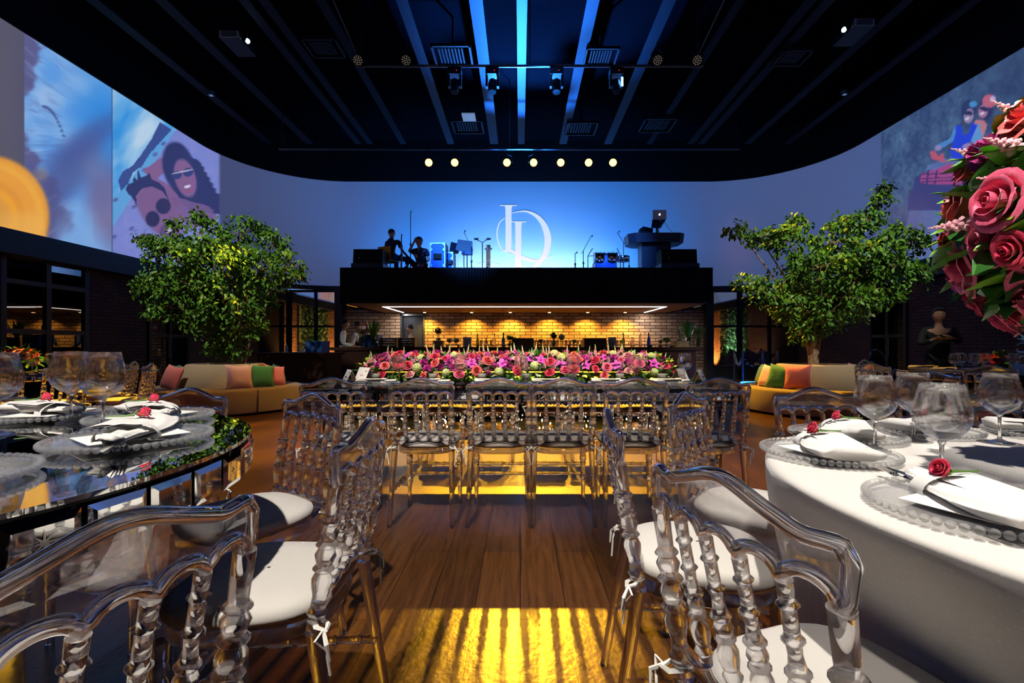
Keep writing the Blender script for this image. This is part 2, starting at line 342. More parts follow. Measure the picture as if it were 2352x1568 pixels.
# --- what the projectors show on the long curved wall, as colours of the picture
def s2l(c): c = np.asarray(c, float)/255; return np.where(c <= .04045, c/12.92, ((c+.055)/1.055)**2.4)
def picture(px, py):
    rng = np.random.RandomState(3)
    n = px.shape[0]; C = np.zeros((n, 3))
    def sm(a, b, x): t = np.clip((x-a)/(b-a), 0, 1); return t*t*(3-2*t)
    def vn(x, y, seed=0):      # smooth value noise
        xi = np.floor(x).astype(int); yi = np.floor(y).astype(int); fx = x-xi; fy = y-yi; fx = fx*fx*(3-2*fx); fy = fy*fy*(3-2*fy)
        h = lambda a, b: np.abs(np.sin(a*127.1+b*311.7+seed*74.7)*43758.5453) % 1
        return (h(xi, yi)*(1-fx)+h(xi+1, yi)*fx)*(1-fy)+(h(xi, yi+1)*(1-fx)+h(xi+1, yi+1)*fx)*fy
    def fb(x, y, o=4, seed=0):
        r = 0; a = .5
        for k in range(o): r = r+a*vn(x*2**k, y*2**k, seed+k); a *= .5
        return r/.94
    def put(mask, col, col2=None, mix=None):
        nonlocal C
        c = np.broadcast_to(np.asarray(col, float), C.shape)
        if col2 is not None: c = c*(1-mix[:, None])+np.asarray(col2, float)*mix[:, None]
        m = np.clip(mask, 0, 1)[:, None]; C = C*(1-m)+c*m
    def ell(cx, cy_, rx, ry, ang=0, soft=.12):
        a = math.radians(ang); dx = px-cx; dy = py-cy_
        u = (dx*math.cos(a)+dy*math.sin(a))/rx; v = (-dx*math.sin(a)+dy*math.cos(a))/ry
        return 1-sm(1-soft, 1+soft, np.sqrt(u*u+v*v))
    def poly(P, sc=None, org=(0, 0)):
        if sc: P = [(x/sc+org[0], y/sc+org[1]) for x, y in P]
        ins = np.zeros(n, bool); j = len(P)-1
        for i in range(len(P)):
            xi, yi = P[i]; xj, yj = P[j]
            if yi != yj: ins ^= ((yi > py) != (yj > py)) & (px < (xj-xi)*(py-yi)/(yj-yi)+xi)
            j = i
        return ins.astype(float)
    C[:] = (58, 73, 117)
    put(sm(820, 300, px), (71, 74, 107)); put(sm(140, 0, px), (90, 87, 102)); put(sm(1550, 1950, px), (70, 88, 136))
    put(sm(800, 1060, px)*sm(1640, 1360, px), (10, 60, 128))
    # blurred photograph with feathery edge
    edge = 112+34*np.sin(py/60.)-70*fb(py/26., px/60., 4, 2)+.16*(py-300)
    m = poly([(57, 0), (257, 0), (257, 700), (57, 700)])
    put(m, (92, 92, 140))
    put(m*sm(edge, edge+22, px), (96, 160, 232), (178, 205, 240), np.clip(fb(px/80.+py/300, (py-px*.4)/60., 3, 5)*1.6-.55, 0, 1))
    an = np.arctan2(py-330, px-330); rr_ = np.hypot(py-330, px-330); fe = np.clip(fb(an*34, rr_/38., 3, 31)*2.4-1.15, 0, 1)
    put(m*fe*sm(200, 110, px)*.55, (70, 84, 145)); put(m*np.clip(fb(an*50, rr_/60., 3, 41)*2.4-1.3, 0, 1)*sm(230, 140, px)*.5, (190, 215, 245))
    for k_ in range(12): put(m*ell(100+k_*4.2, 245+k_*k_*.55, 4, 3, 40, .5)*.8, (64, 76, 130))
    put(m*sm(80, 257, px)*ell(235, 300, 95, 120, 0, .6)*.8, (36, 134, 225))
    put(m*ell(150, 405, 40, 120, 35, .7)*.75, (78, 84, 140)); put(m*ell(190, 330, 120, 26, -35, .8)*.6, (70, 84, 150))
    put(m*ell(250, 470, 48, 110, -14, .6)*.75, (120, 98, 138)); put(m*sm(470, 560, py)*sm(110, 150, px)*.8*(px < 215), (130, 175, 228))
    put(ell(95, 400, 14, 14, 0, .8)*.4, (180, 160, 120))
    r = np.hypot((px+28)/148., (py-500)/150.)
    put((1-sm(.90, 1.0, r)), (252, 170, 30), (236, 160, 52), sm(.35, .7, r)*.7)
    put(sm(.44, .5, r)*sm(.62, .55, r)*.5, (214, 140, 44)); put(sm(.74, .78, r)*sm(.88, .84, r)*.35, (255, 196, 70)); put((1-sm(.3, .42, r))*.6, (205, 150, 70)); put(ell(60, 520, 60, 30, 0, .8)*.6*(px < 105), (250, 190, 90))
    # beach photograph
    o, s = (0, 180), 3.409; g = poly([(258, 100), (501, 100), (501, 700), (258, 700)])
    put(g, (40, 142, 226), (190, 218, 240), np.clip(fb((px+py*.75)/70., (py*1.1-px)/200., 4, 9)*2.3-.75, 0, 1))
    put(g*poly([(1340, 400), (1445, 470), (880, 1180), (870, 950), (1000, 820)], s, o), (96, 165, 222))
    put(g*poly([(1440, 300), (1900, 400), (1900, 1500), (860, 1500), (860, 1200)], s, o), (134, 142, 212), (112, 128, 205), fb(px/9., py/9., 2, 4))
    put(g*poly([(1250, 345), (1345, 400), (1180, 580), (1110, 690), (1040, 740), (1000, 830), (945, 880), (925, 800), (960, 730), (1040, 680), (1110, 590), (1190, 470)], s, o), (56, 76, 142))
    for x, y in ((1280, 510), (1215, 595), (1130, 715), (905, 950), (1050, 1005), (1030, 1175), (895, 1240), (1280, 730)): put(g*ell(x/s, 180+y/s, 6, 4, -30, .5), (88, 96, 160))
    skin = (132, 94, 140)
    put(g*poly([(1120, 720), (1290, 600), (1320, 690), (1235, 785), (1440, 900), (1440, 1010), (1330, 930), (1170, 790)], s, o), skin)
    put(g*ell(1400/s, 180+700/s, 36, 60, -14), (44, 48, 98)); put(g*ell(1372/s, 180+560/s, 21, 16, 0), (44, 48, 98))
    put(g*poly([(1440, 600), (1560, 640), (1705, 900), (1705, 1060), (1480, 1040), (1350, 860)], s, o), (46, 50, 100))
    put(g*ell(1450/s, 180+780/s, 24, 45, -16), skin)
    put(g*poly([(1330, 900), (1480, 960), (1640, 1000), (1706, 1100), (1500, 1180), (1340, 1020)], s, o)*.9, (120, 90, 142))
    put(g*ell(1384/s, 180+758/s, 12, 9, -10), (52, 60, 118)); put(g*ell(1472/s, 180+735/s, 12, 10, -10), (52, 60, 118))
    put(g*ell(1428/s, 180+730/s, 26, 1.6, -12), (190, 190, 220)); put(g*ell(1468/s, 180+846/s, 8, 3.2, -14), (214, 210, 236)); put(g*ell(1475/s, 180+880/s, 6, 4, 0), (150, 80, 120))
    put(g*ell(1250/s, 180+1020/s, 44, 76, -33), (126, 92, 140))
    put(g*poly([(985, 870), (1000, 830), (1040, 815), (1050, 765), (1075, 800), (1080, 715), (1105, 775), (1150, 760), (1170, 735), (1185, 785), (1240, 810), (1290, 860), (1325, 960), (1270, 880), (1190, 845), (1110, 860), (1065, 920), (1075, 1010), (1035, 930), (1000, 900)], s, o), (44, 48, 98)); put(g*ell(1278/s, 180+1000/s, 17, 18, 0), (44, 42, 84)); put(g*ell(1195/s, 180+1100/s, 16, 18, 0), (44, 42, 84))
    put(g*ell(1320/s, 180+1185/s, 24, 17, -45)*.7, (84, 66, 118)); put(g*ell(1333/s, 180+1180/s, 11, 4.5, -45), (206, 198, 228)); put(g*ell(1370/s, 180+965/s, 5, 12, -20), (120, 84, 130))
    # woodland photograph with riders
    o, s = (1980, 180), 4.126; g = poly([(2024, 0), (2600, 0), (2600, 700), (2024, 700)])
    f = fb(px/5., py/6., 3, 11); f2 = fb(px/30., py/40., 3, 12); st = np.clip(fb((px+py*.3)/3., (py-px*.4)/16., 2, 21)*2.6-1.45, 0, 1)
    put(g, (44, 64, 104), (84, 116, 152), np.clip((f*.7+f2*.9)*1.5-.75, 0, 1)); put(g*st*.5, (104, 144, 172))
    put(g*poly([(2050, 620), (2095, 470), (2130, 380), (2352, 300), (2352, 420), (2150, 640)])*.75, (84, 104, 168), (110, 130, 190), f)
    put(g*sm(2060, 2330, px)*sm(330, 120, py)*.5, (36, 56, 92))
    put(g*poly([(500, 940), (620, 870), (1120, 880), (1160, 1000), (1130, 1250), (430, 1250), (440, 1130), (480, 1060)], s, o), (54, 58, 116))
    put(g*poly([(545, 990), (560, 905), (700, 860), (820, 812), (950, 812), (985, 870), (1130, 868), (1150, 900), (1110, 1000), (700, 1004)], s, o), (178, 74, 134), (150, 66, 128), f)
    for y in (905, 945, 975): put(g*poly([(545, y), (1130, y-26), (1130, y-12), (545, y+12)], s, o), (56, 48, 104))
    for x in (620, 700, 920, 960): put(g*poly([(x, 870), (x+18, 870), (x, 1000), (x-16, 1000)], s, o), (56, 48, 104))
    put(g*poly([(640, 690), (690, 690), (720, 740), (770, 705), (780, 780), (830, 790), (800, 800), (660, 762)], s, o), (186, 84, 108))
    put(g*poly([(960, 780), (1150, 720), (1180, 650), (1195, 700), (1150, 760), (990, 800)], s, o), (186, 84, 108))
    put(g*poly([(1060, 400), (1150, 390), (1186, 440), (1150, 560), (1100, 520)], s, o), (186, 120, 130))
    put(g*poly([(890, 450), (860, 500), (840, 560), (740, 620), (700, 640), (730, 680), (860, 600), (900, 520)], s, o), (72, 132, 200))
    put(g*poly([(1040, 440), (1110, 430), (1150, 580), (1180, 640), (1130, 690), (1060, 620), (1010, 560)], s, o), (96, 150, 208))
    put(g*poly([(890, 450), (940, 440), (960, 540), (1010, 520), (1040, 415), (1095, 440), (1030, 590), (960, 760), (860, 760), (830, 700), (880, 560)], s, o), (30, 62, 214))
    put(g*ell(720/s+1980, 180+660/s, 8, 6, 0), (150, 130, 180)); put(g*ell(990/s+1980, 180+640/s, 11, 6, -20), (150, 130, 180)); put(g*ell(1145/s+1980, 180+645/s, 8, 6, 0), (150, 150, 200))
    put(g*ell(1010/s+1980, 180+300/s, 17, 24, 10), (34, 50, 96)); put(g*ell(1052/s+1980, 180+245/s, 9, 7, 0), (70, 140, 200)); put(g*ell(1012/s+1980, 180+355/s, 11, 17, 12), (150, 130, 170))
    put(g*ell(1005/s+1980, 180+328/s, 11, 5, 10), (30, 36, 76)); put(g*ell(995/s+1980, 180+383/s, 5.5, 2.5, -20), (210, 210, 235))
    put(g*ell(1170/s+1980, 180+300/s, 17, 24, 10), (44, 44, 90)); put(g*ell(1205/s+1980, 180+215/s, 16, 15, 20), (190, 96, 120)); put(g*ell(1238/s+1980, 180+195/s, 7, 7, 0), (196, 176, 214))
    put(g*ell(1148/s+1980, 180+310/s, 11, 16, 12), (160, 116, 150)); put(g*ell(1160/s+1980, 180+290/s, 12, 5, 14), (40, 36, 80)); put(g*ell(1138/s+1980, 180+330/s, 5.5, 2.5, -16), (216, 206, 232))
    put(ell(1695, 560, 40, 60, 0, .8)*.35, (120, 90, 130)); put(ell(2090, 560, 16, 14, 0, .8)*.35, (120, 130, 150)); put(ell(2080, 510, 60, 60, 0, .8)*.35, (110, 84, 120))
    return C
nv = 146
P2 = np.array(WP); zz = np.linspace(ZS, ZT, nv)
XX = np.repeat(P2[:, 0], nv); YY = np.repeat(P2[:, 1], nv); ZZ = np.tile(zz, len(WP))
vis = YY > 6.0
pxs = np.where(vis, VX+FPX*XX/np.where(vis, YY, 1), np.where(XX < 0, -900, 4000)); pys = np.where(vis, VY-FPX*(ZZ-CAMZ)/np.where(vis, YY, 1), 400)
colr = s2l(picture(pxs, pys))
colr[~vis & (XX < 0)] = s2l([90, 110, 170]); colr[~vis & (XX > 0)] = s2l([80, 110, 190])
me = bpy.data.meshes.new('curved_screen')
nw = len(WP); idx = np.arange(nw*nv).reshape(nw, nv)
F = np.stack([idx[:-1, :-1], idx[1:, :-1], idx[1:, 1:], idx[:-1, 1:]], -1).reshape(-1, 4)
me.from_pydata(np.stack([XX, YY, ZZ], 1).tolist(), [], F.tolist())
ca = me.color_attributes.new('shown', 'FLOAT_COLOR', 'POINT')
ca.data.foreach_set('color', np.concatenate([colr, np.ones((len(colr), 1))], 1).ravel().astype(np.float32))
m = mat('screen', (.42, .43, .46), .9); nt = m.node_tree; at = nt.nodes.new('ShaderNodeAttribute'); at.attribute_name = 'shown'
b = nt.nodes['Principled BSDF']; nt.links.new(at.outputs['Color'], b.inputs['Emission Color']); b.inputs['Emission Strength'].default_value = .84
m.cycles.emission_sampling = 'NONE'
me.materials.append(m); me.shade_smooth()
scr = bpy.data.objects.new('wall_screen', me); COL.objects.link(scr); scr['kind'] = 'structure'; scr['label'] = 'long curved projection wall glowing purple blue with projected photographs'
# solid backing and the dark soffit above the screen
def band(z0, z1, off, y_end=YN):
    mb = MB(); Q = [p for i, p in enumerate(WP) if i % 6 == 0 or i == len(WP)-1]
    def nrm(i):
        a = Vector(Q[min(i+1, len(Q)-1)]); b_ = Vector(Q[max(i-1, 0)]); d = (a-b_).normalized(); return Vector((d.y, -d.x))
    inn = [Vector(q)+nrm(i)*off for i, q in enumerate(Q)]; out = [Vector(q)-nrm(i)*.25 for i, q in enumerate(Q)]
    vs_ = []
    for a, c in zip(inn, out): vs_ += [(a.x, a.y, z0), (a.x, a.y, z1), (c.x, c.y, z1), (c.x, c.y, z0)]
    fs = []
    for i in range(len(Q)-1):
        for k in range(4): k2 = (k+1) % 4; fs.append((i*4+k, i*4+k2, (i+1)*4+k2, (i+1)*4+k))
    mb.add(vs_, fs); return mb
struct(band(ZT, 7.9, .04), 'wall_upper', 'black')
struct(band(2.96, ZS, .02), 'trim_1', 'blue_black')
# rear brick wall behind the bar, its doorway, glazing either side
BX0, BX1 = -5.95, 6.2
struct(MB().box(BX0, X(920, YB), YB, YB+.2, 0, 2.3).box(X(976, YB), BX1, YB, YB+.2, 0, 2.3).box(X(920, YB), X(976, YB), YB, YB+.2, 2.12, 2.3), 'wall_back', 'brick_bar')
dr = MB().box(X(976, YB)-.06, X(976, YB), YB-.04, YB+.2, 0, 2.15).box(X(920, YB), X(920, YB)+.06, YB-.04, YB+.2, 0, 2.15).box(X(920, YB), X(976, YB), YB-.04, YB+.2, 2.1, 2.16)
d1 = struct(dr, 'door_1', 'dark_steel'); struct(MB().box(X(920, YB)+.06, X(976, YB)-.06, YB+.14, YB+.18, 0, 2.1), 'door_panel', 'blue_black', d1)
struct(MB().cbox(X(948, YB)-.3, YB+.12, 1.5, .03, .03, .35), 'door_handle', 'steel', d1)
for (a, b_, nm) in ((XL, BX0, 'window_1'), (BX1, XR, 'window_2')):
    f = MB(); xs = [a, a+(b_-a)*.36, a+(b_-a)*.69, b_]
    for i, x in enumerate(xs): f.box(x-.07 if i in (1,) else x-.035, x+.07 if i in (1,) else x+.035, YB-.05, YB+.08, 0, 2.96)
    for z in (.05, 1.75, 2.92): f.box(a, b_, YB-.04, YB+.07, z-.035, z+.035)
    f.box(a, b_, YB-.05, YB+.1, 0, .35)
    wdw = struct(f, nm, 'black_metal')
    for i in range(3):
        struct(MB().box(xs[i]+.03, xs[i+1]-.03, YB, YB+.01, .35, 1.72), 'pane', 'window_glass', wdw)
        struct(MB().box(xs[i]+.03, xs[i+1]-.03, YB, YB+.01, 1.78, 2.9), 'pane', 'window_glass', wdw)
for sx, xx, nm in ((-1, BX0, 'trim_2'), (1, BX1, 'trim_3')):
    struct(MB().box(xx-.12, xx+.12, YB-.25, YB+.2, 0, 3.0), nm, 'black_metal')
# side walls below the screen: brick piers and dark glazed doors
def side(xw, sgn, segs, tag_):
    k = 0
    for kind, y0, y1 in segs:
        xa, xb = (xw-.25*1, xw) if sgn < 0 else (xw, xw+.25)
        if kind == 'brick':
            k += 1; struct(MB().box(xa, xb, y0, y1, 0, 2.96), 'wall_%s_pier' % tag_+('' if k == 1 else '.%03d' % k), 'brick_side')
        else:
            n = DN[0]; DN[0] += 1
            f = MB(); nn = max(2, int((y1-y0)/.75))
            for i in range(nn+1):
                y = y0+(y1-y0)*i/nn; f.box(xw-.05, xw+.05, y-.045, y+.045, 0, 2.96)
            for z in (.04, 1.35, 2.2, 2.9): f.box(xw-.045, xw+.045, y0, y1, z-.04, z+.04)
            d = struct(f, 'door_%d' % n, 'black_metal')
            for i in range(nn):
                ya = y0+(y1-y0)*i/nn+.04; yb = y0+(y1-y0)*(i+1)/nn-.04
                struct(MB().box(xw, xw+.01, ya, yb, .08, 1.31).box(xw, xw+.01, ya, yb, 1.39, 2.16).box(xw, xw+.01, ya, yb, 2.24, 2.86), 'pane', 'dark_glass', d)
                hx = xw-sgn*.09
                if i % 2 == 0: struct(MB().tube([(hx, yb-.08, .8), (hx, yb-.08, 1.3)], .014, 8), 'door_handle', 'dark_steel', d)
DN = [2]
side(XL, -1, (('door', YN, 9.34), ('brick', 9.34, 10.95), ('door', 10.95, 12.2), ('brick', 12.2, YB)), 'left')
side(XR, 1, (('door', YN, 4.0), ('brick', 4.0, 6.0), ('door', 6.0, 7.6), ('brick', 7.6, 11.2), ('door', 11.2, 12.3), ('brick', 12.3, YB)), 'right')
struct(MB().box(XL-1, XL-.4, YN, YB, 0, 3).box(XR+.4, XR+1, YN, YB, 0, 3), 'wall_outer', 'black')
struct(MB().box(XL-.2, XL+.28, YN, YB-.05, 2.62, 2.96), 'trim_4', 'black_metal'); struct(MB().box(XR-.28, XR+.2, YN, YB-.05, 2.62, 2.96), 'trim_5', 'black_metal')
# the rooms seen through the rear glazing
struct(MB().box(XL-.25, XL, YB+.2, 17.0, 0, 2.7).box(XL-.25, XL, 17.95, 18.4, 0, 2.7), 'wall_left_annex', 'black')
struct(MB().box(XL-.2, XL+.12, 17.0, 17.95, 0, 2.7), 'wall_left_stone', 'stone_wall'); struct(MB().box(XL-.2, XL+.12, 20.85, 21.7, 0, 2.7), 'wall_left_stone_far', 'stone_wall')
struct(MB().box(XR-.12, XR+.2, 21.35, 22.5, 0, 2.7), 'wall_right_stone', 'stone_wall')
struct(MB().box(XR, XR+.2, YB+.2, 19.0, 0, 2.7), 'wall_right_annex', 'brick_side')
struct(MB().box(XL-.2, XL+.25, YB+.2, 25, 2.7, 3.08).box(XR-.25, XR+.2, YB+.2, 25, 2.7, 3.08), 'trim_6', 'blue_black')
m2 = mat('annex_left_glow', (.4, .4, .4), .9, emis=srgb(250, 160, 40), es=.55); m3 = mat('annex_blue_glow', (.4, .4, .4), .9, emis=srgb(100, 150, 215), es=.6); m4 = mat('annex_grey_glow', (.4, .4, .4), .9, emis=srgb(120, 125, 140), es=.5)
a1 = struct(MB().box(XL-.1, XL, YB+.3, 20.2, 3.08, 6.5), 'wall_left_annex_screen', m3); struct(MB().box(XL-.1, XL, 20.2, 25, 3.08, 6.5), 'projected_swirl', m2, a1)
sw = MB(); sw.tube([(XL+.004, 22.6+1.0*math.cos(a), 3.0+1.1*math.sin(a)) for a in [PI*k/20 for k in range(21)]], .17, 6, flat=.02)
struct(MB().box(XR, XR+.1, YB+.3, 25, 3.08, 6.5), 'wall_right_annex_screen', m4)
struct(MB().box(XL-1, XR+1, 25, 25.2, 0, 8), 'wall_far', 'black')
hg = MB()
def hedge(y0, y1, xw, sgn):
    mb = MB(); r = random.Random(int(y0*10))
    for k in range(2200):
        y = r.uniform(y0, y1); z = r.uniform(0, 2.7); x = xw-sgn*r.uniform(0, .22); s_ = r.uniform(.04, .085)
        q = Matrix.Rotation(r.uniform(0, 6.28), 3, 'Z') @ Matrix.Rotation(r.uniform(-1.2, 1.2), 3, 'X')
        mb.add([Vector((x, y, z))+q @ Vector(p)*s_ for p in ((0, -1, 0), (.55, 0, .15), (0, 1, 0), (-.55, 0, .15))], [(0, 1, 2, 3)])
    mb.box(xw-.02 if sgn > 0 else xw-.2, xw+.2 if sgn > 0 else xw+.02, y0, y1, 0, 2.7); return mb
tag(hedge(18.5, 20.75, XL, -1).build('green_wall', 'hedge'), 'dark green living wall of leaves behind the rear left glazing', 'green wall', kind='thing')
tag(hedge(19.1, 21.25, XR, 1).build('green_wall', 'hedge'), 'brightly lit pale green living wall behind the rear right glazing', 'green wall', kind='thing')
dd = struct(MB().box(XL, XL+.06, 21.75, 21.85, 0, 2.5).box(XL, XL+.06, 22.6, 22.7, 0, 2.5).box(XL, XL+.06, 21.75, 22.7, 2.4, 2.5).box(XL, XL+.05, 22.2, 22.25, 0, 2.5).box(XL, XL+.05, 21.8, 22.6, 1.2, 1.26), 'window_3', 'white_plastic')
light('SPOT', 'garden_light', (-8.1, 17.5, .1), (XL, 17.5, 1.7), 700, (1, .36, .08), .08, 110, .8)
light('SPOT', 'garden_light', (-8.0, 21.2, .1), (XL, 21.2, 1.7), 900, (1, .36, .08), .08, 110, .8)
light('SPOT', 'garden_light', (-7.0, 19.7, .15), (XL, 19.7, 1.0), 200, (.9, .8, .25), .08, 110, .8)
light('SPOT', 'garden_light', (8.6, 21.9, .1), (XR, 21.9, 1.4), 1100, (1, .36, .08), .08, 100, .8)
light('SPOT', 'garden_light', (8.2, 20.1, .3), (XR, 20.0, 1.1), 700, (.75, 1, .72), .08, 75, .9)
light('SPOT', 'garden_light', (8.0, 18.2, .15), (XR, 18.2, .9), 100, (1, .5, .2), .08, 100, .8)

# ---------------------------------------------------------------- mezzanine stage deck above the bar
DX0, DX1, DY, DZ0, DZ1 = X(780, 12), X(1638, 12), 12.0, 2.2, 3.10
rb = MB().box(DX0, DX1, DY+.04, DY+.14, DZ0, DZ1-.0)
n = 130
for k in range(n):
    x = DX0+(DX1-DX0)*k/n; rb.box(x+.008, x+(DX1-DX0)/n-.008, DY, DY+.05, DZ0, DZ1)
dk = struct(MB().box(DX0, DX1, DY+.1, YB, DZ0+.06, 2.98), 'wall_stage_deck', 'black')
struct(rb, 'fascia', 'black', dk); struct(MB().box(DX0, DX1, DY+.02, YB, DZ0, DZ0+.06), 'soffit', mat('soffit_brown', (.30, .21, .13), .7), dk)
struct(MB().box(DX0, DX0+.08, DY+.1, YB, DZ0, DZ1).box(DX1-.08, DX1, DY+.1, YB, DZ0, DZ1), 'deck_side', 'black', dk)
struct(MB().box(-3.86, 4.10, 13.15, 13.20, DZ0-.012, DZ0).box(-3.86, -3.81, 13.2, 15.4, DZ0-.012, DZ0).box(4.05, 4.10, 13.2, 15.4, DZ0-.012, DZ0), 'trim_7', 'white_led')
for x, nx in ((-3.84, 0), (4.08, 0)):
    light('AREA', 'led_strip_light', (x, 14.9, DZ0-.03), (x, 14.9, 0), 16, (1, .93, .85), .06, sy=1.0)
light('AREA', 'led_strip_light', (.1, 13.17, DZ0-.03), (.1, 13.17, 0), 9, (1, .93, .85), 7.6, sy=.05)
for i, px in enumerate((975, 1083, 1172, 1262, 1350, 1436)):
    x = X(px, 15.17); t = thing('recessed_downlight', '%s of six small round downlights under the stage deck' % ('first from left', 'second from left', 'third from left', 'fourth from left', 'fifth from left', 'last')[i], 'downlight', (x, 15.17, DZ0), 0, 'downlights under the stage deck')
    MB().lathe([(0, .075), (1, .06)], 16, (0, 0, 0), (0, 0, -.02)).build('rim', 'steel', t); MB().lathe([(0, .045), (1, .045)], 12, (0, 0, -.021), (0, 0, -.028)).build('lamp', 'down_led', t)
    light('SPOT', 'downlight_light', (x, 15.17, DZ0-.05), (x, 15.42, .6), 190, (1, .50, .05), .02, 125, .7)
# bar
BF = 12.35
bt = thing('bar_counter', 'long black bar counter under the stage deck', 'bar', (0, BF, 0))
MB().box(X(772, BF), X(1600, BF), .05, .6, 0, .98).build('bar_front', 'dark_wood', bt)
MB().box(X(757, BF), X(1616, BF), 0, .75, .98, 1.07).build('bar_top', 'dark_wood', bt)
pc = thing('prep_counter', 'low dark brown service counter behind the left round sofa', 'counter', (0, 10, 0))
MB().box(X(590, 10), X(750, 10), .03, .85, 0, .9).build('counter_base', 'dark_wood', pc); MB().box(X(580, 10), X(756, 10), 0, .9, .9, .955).build('counter_top', 'dark_wood', pc)

# monogram on the screen wall
def ribbon(mb, pts, ws, y):
    a = []; b_ = []
    for i, (x, z) in enumerate(pts):
        p = Vector(pts[min(i+1, len(pts)-1)])-Vector(pts[max(i-1, 0)]); p.normalize(); nn = Vector((-p.y, p.x))*ws[i]/2
        a.append((x+nn.x, y, z+nn.y)); b_.append((x-nn.x, y, z-nn.y))
    k = len(pts); mb.add(a+b_, [(i, i+1, k+i+1, k+i) for i in range(k-1)])
lg = MB(); YL = YB-.012; s = FPX/YL
def W(px, py): return ((px-VX)/s, CAMZ+(VY-py)/s)
def rib(pp, ws, y=YL):
    # smooth through control points (Catmull-Rom)
    out = []; wo = []
    for i in range(len(pp)-1):
        p0 = pp[max(i-1, 0)]; p1 = pp[i]; p2 = pp[i+1]; p3 = pp[min(i+2, len(pp)-1)]
        for k in range(8):
            t = k/8; f = lambda a, b_, c, d: .5*(2*b_+(c-a)*t+(2*a-5*b_+4*c-d)*t*t+(3*b_-a-3*c+d)*t**3)
            out.append(W(f(p0[0], p1[0], p2[0], p3[0]), f(p0[1], p1[1], p2[1], p3[1]))); wo.append((ws[i]*(1-t)+ws[i+1]*t)/s)
    out.append(W(*pp[-1])); wo.append(ws[-1]/s); ribbon(lg, out, wo, y)
rib([(1148.5, 471.5), (1187, 471.5)], [2.2, 2.2]); rib([(1168, 472), (1168, 482), (1168, 560), (1167, 578)], [22, 14, 14, 13], YL-.002)
rib([(1170, 509), (1209, 509)], [2.2, 2.2]); rib([(1190.5, 510), (1190.5, 520), (1190.5, 600), (1190.5, 640)], [20, 14, 14, 14], YL-.002)
rib([(1159, 500), (1147, 512), (1141.5, 535), (1146, 560), (1160, 577), (1180, 586)], [1.5, 2.5, 3, 3, 2.5, 1])
rib([(1176, 489.5), (1190, 486), (1212, 486), (1236, 499), (1252, 522), (1258.5, 552), (1252, 584), (1236, 605), (1215, 625)], [1, 2, 4, 9, 14, 16, 14, 9, 4], YL-.003)
rib([(1148, 580), (1158, 575), (1172, 575), (1186, 583), (1208, 594), (1230, 599), (1250, 595), (1268, 587)], [1, 3, 6, 8, 8, 6, 3, 1], YL-.004)
o = lg.build('monogram', 'logo'); tag(o, 'pale blue monogram of interlaced letters L and D on the glowing wall', 'sign')

# ---------------------------------------------------------------- ceiling beams, pipes, lamps
ZB = 7.15
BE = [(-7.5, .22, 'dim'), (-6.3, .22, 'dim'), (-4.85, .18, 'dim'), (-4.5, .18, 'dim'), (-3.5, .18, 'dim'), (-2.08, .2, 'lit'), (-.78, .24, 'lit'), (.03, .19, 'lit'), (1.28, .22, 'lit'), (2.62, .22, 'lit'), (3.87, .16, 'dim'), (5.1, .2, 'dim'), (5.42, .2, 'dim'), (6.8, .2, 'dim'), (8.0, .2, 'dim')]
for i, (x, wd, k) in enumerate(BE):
    struct(MB().box(x-wd/2, x+wd/2, 1.0, 14.1, ZB, ZB+.03).box(x-.03, x+.03, 1.0, 14.1, ZB+.03, ZB+.12), 'trim_%d' % (8+i), 'beam' if k == 'lit' else 'beam_shaded_copy')  # outer beams get a darker copy of the material, shade put into its colour
ORD = ('first', 'second', 'third', 'fourth', 'fifth', 'sixth', 'seventh', 'eighth', 'ninth', 'tenth')
def pipe(y, z, x0, x1, label):
    t = thing('lighting_pipe', label, 'lighting bar', (0, y, z))
    MB().tube([(x0, 0, 0), (x1, 0, 0)], .028, 10).build('pipe', 'dark_steel', t)
    for x in (x0+.1, (x0+x1)/2, x1-.1): MB().tube([(x, 0, 0), (x, 0, 7.9-z)], .012, 6).build('hanger', 'dark_steel', t)
    return t
pipe(9.2, 6.57, X(820, 9.2), X(1615, 9.2), 'near horizontal lighting bar with dark stage lamps'); pipe(12.0, 6.12, X(640, 12), X(1700, 12), 'rear horizontal lighting bar carrying the glowing amber lamps')
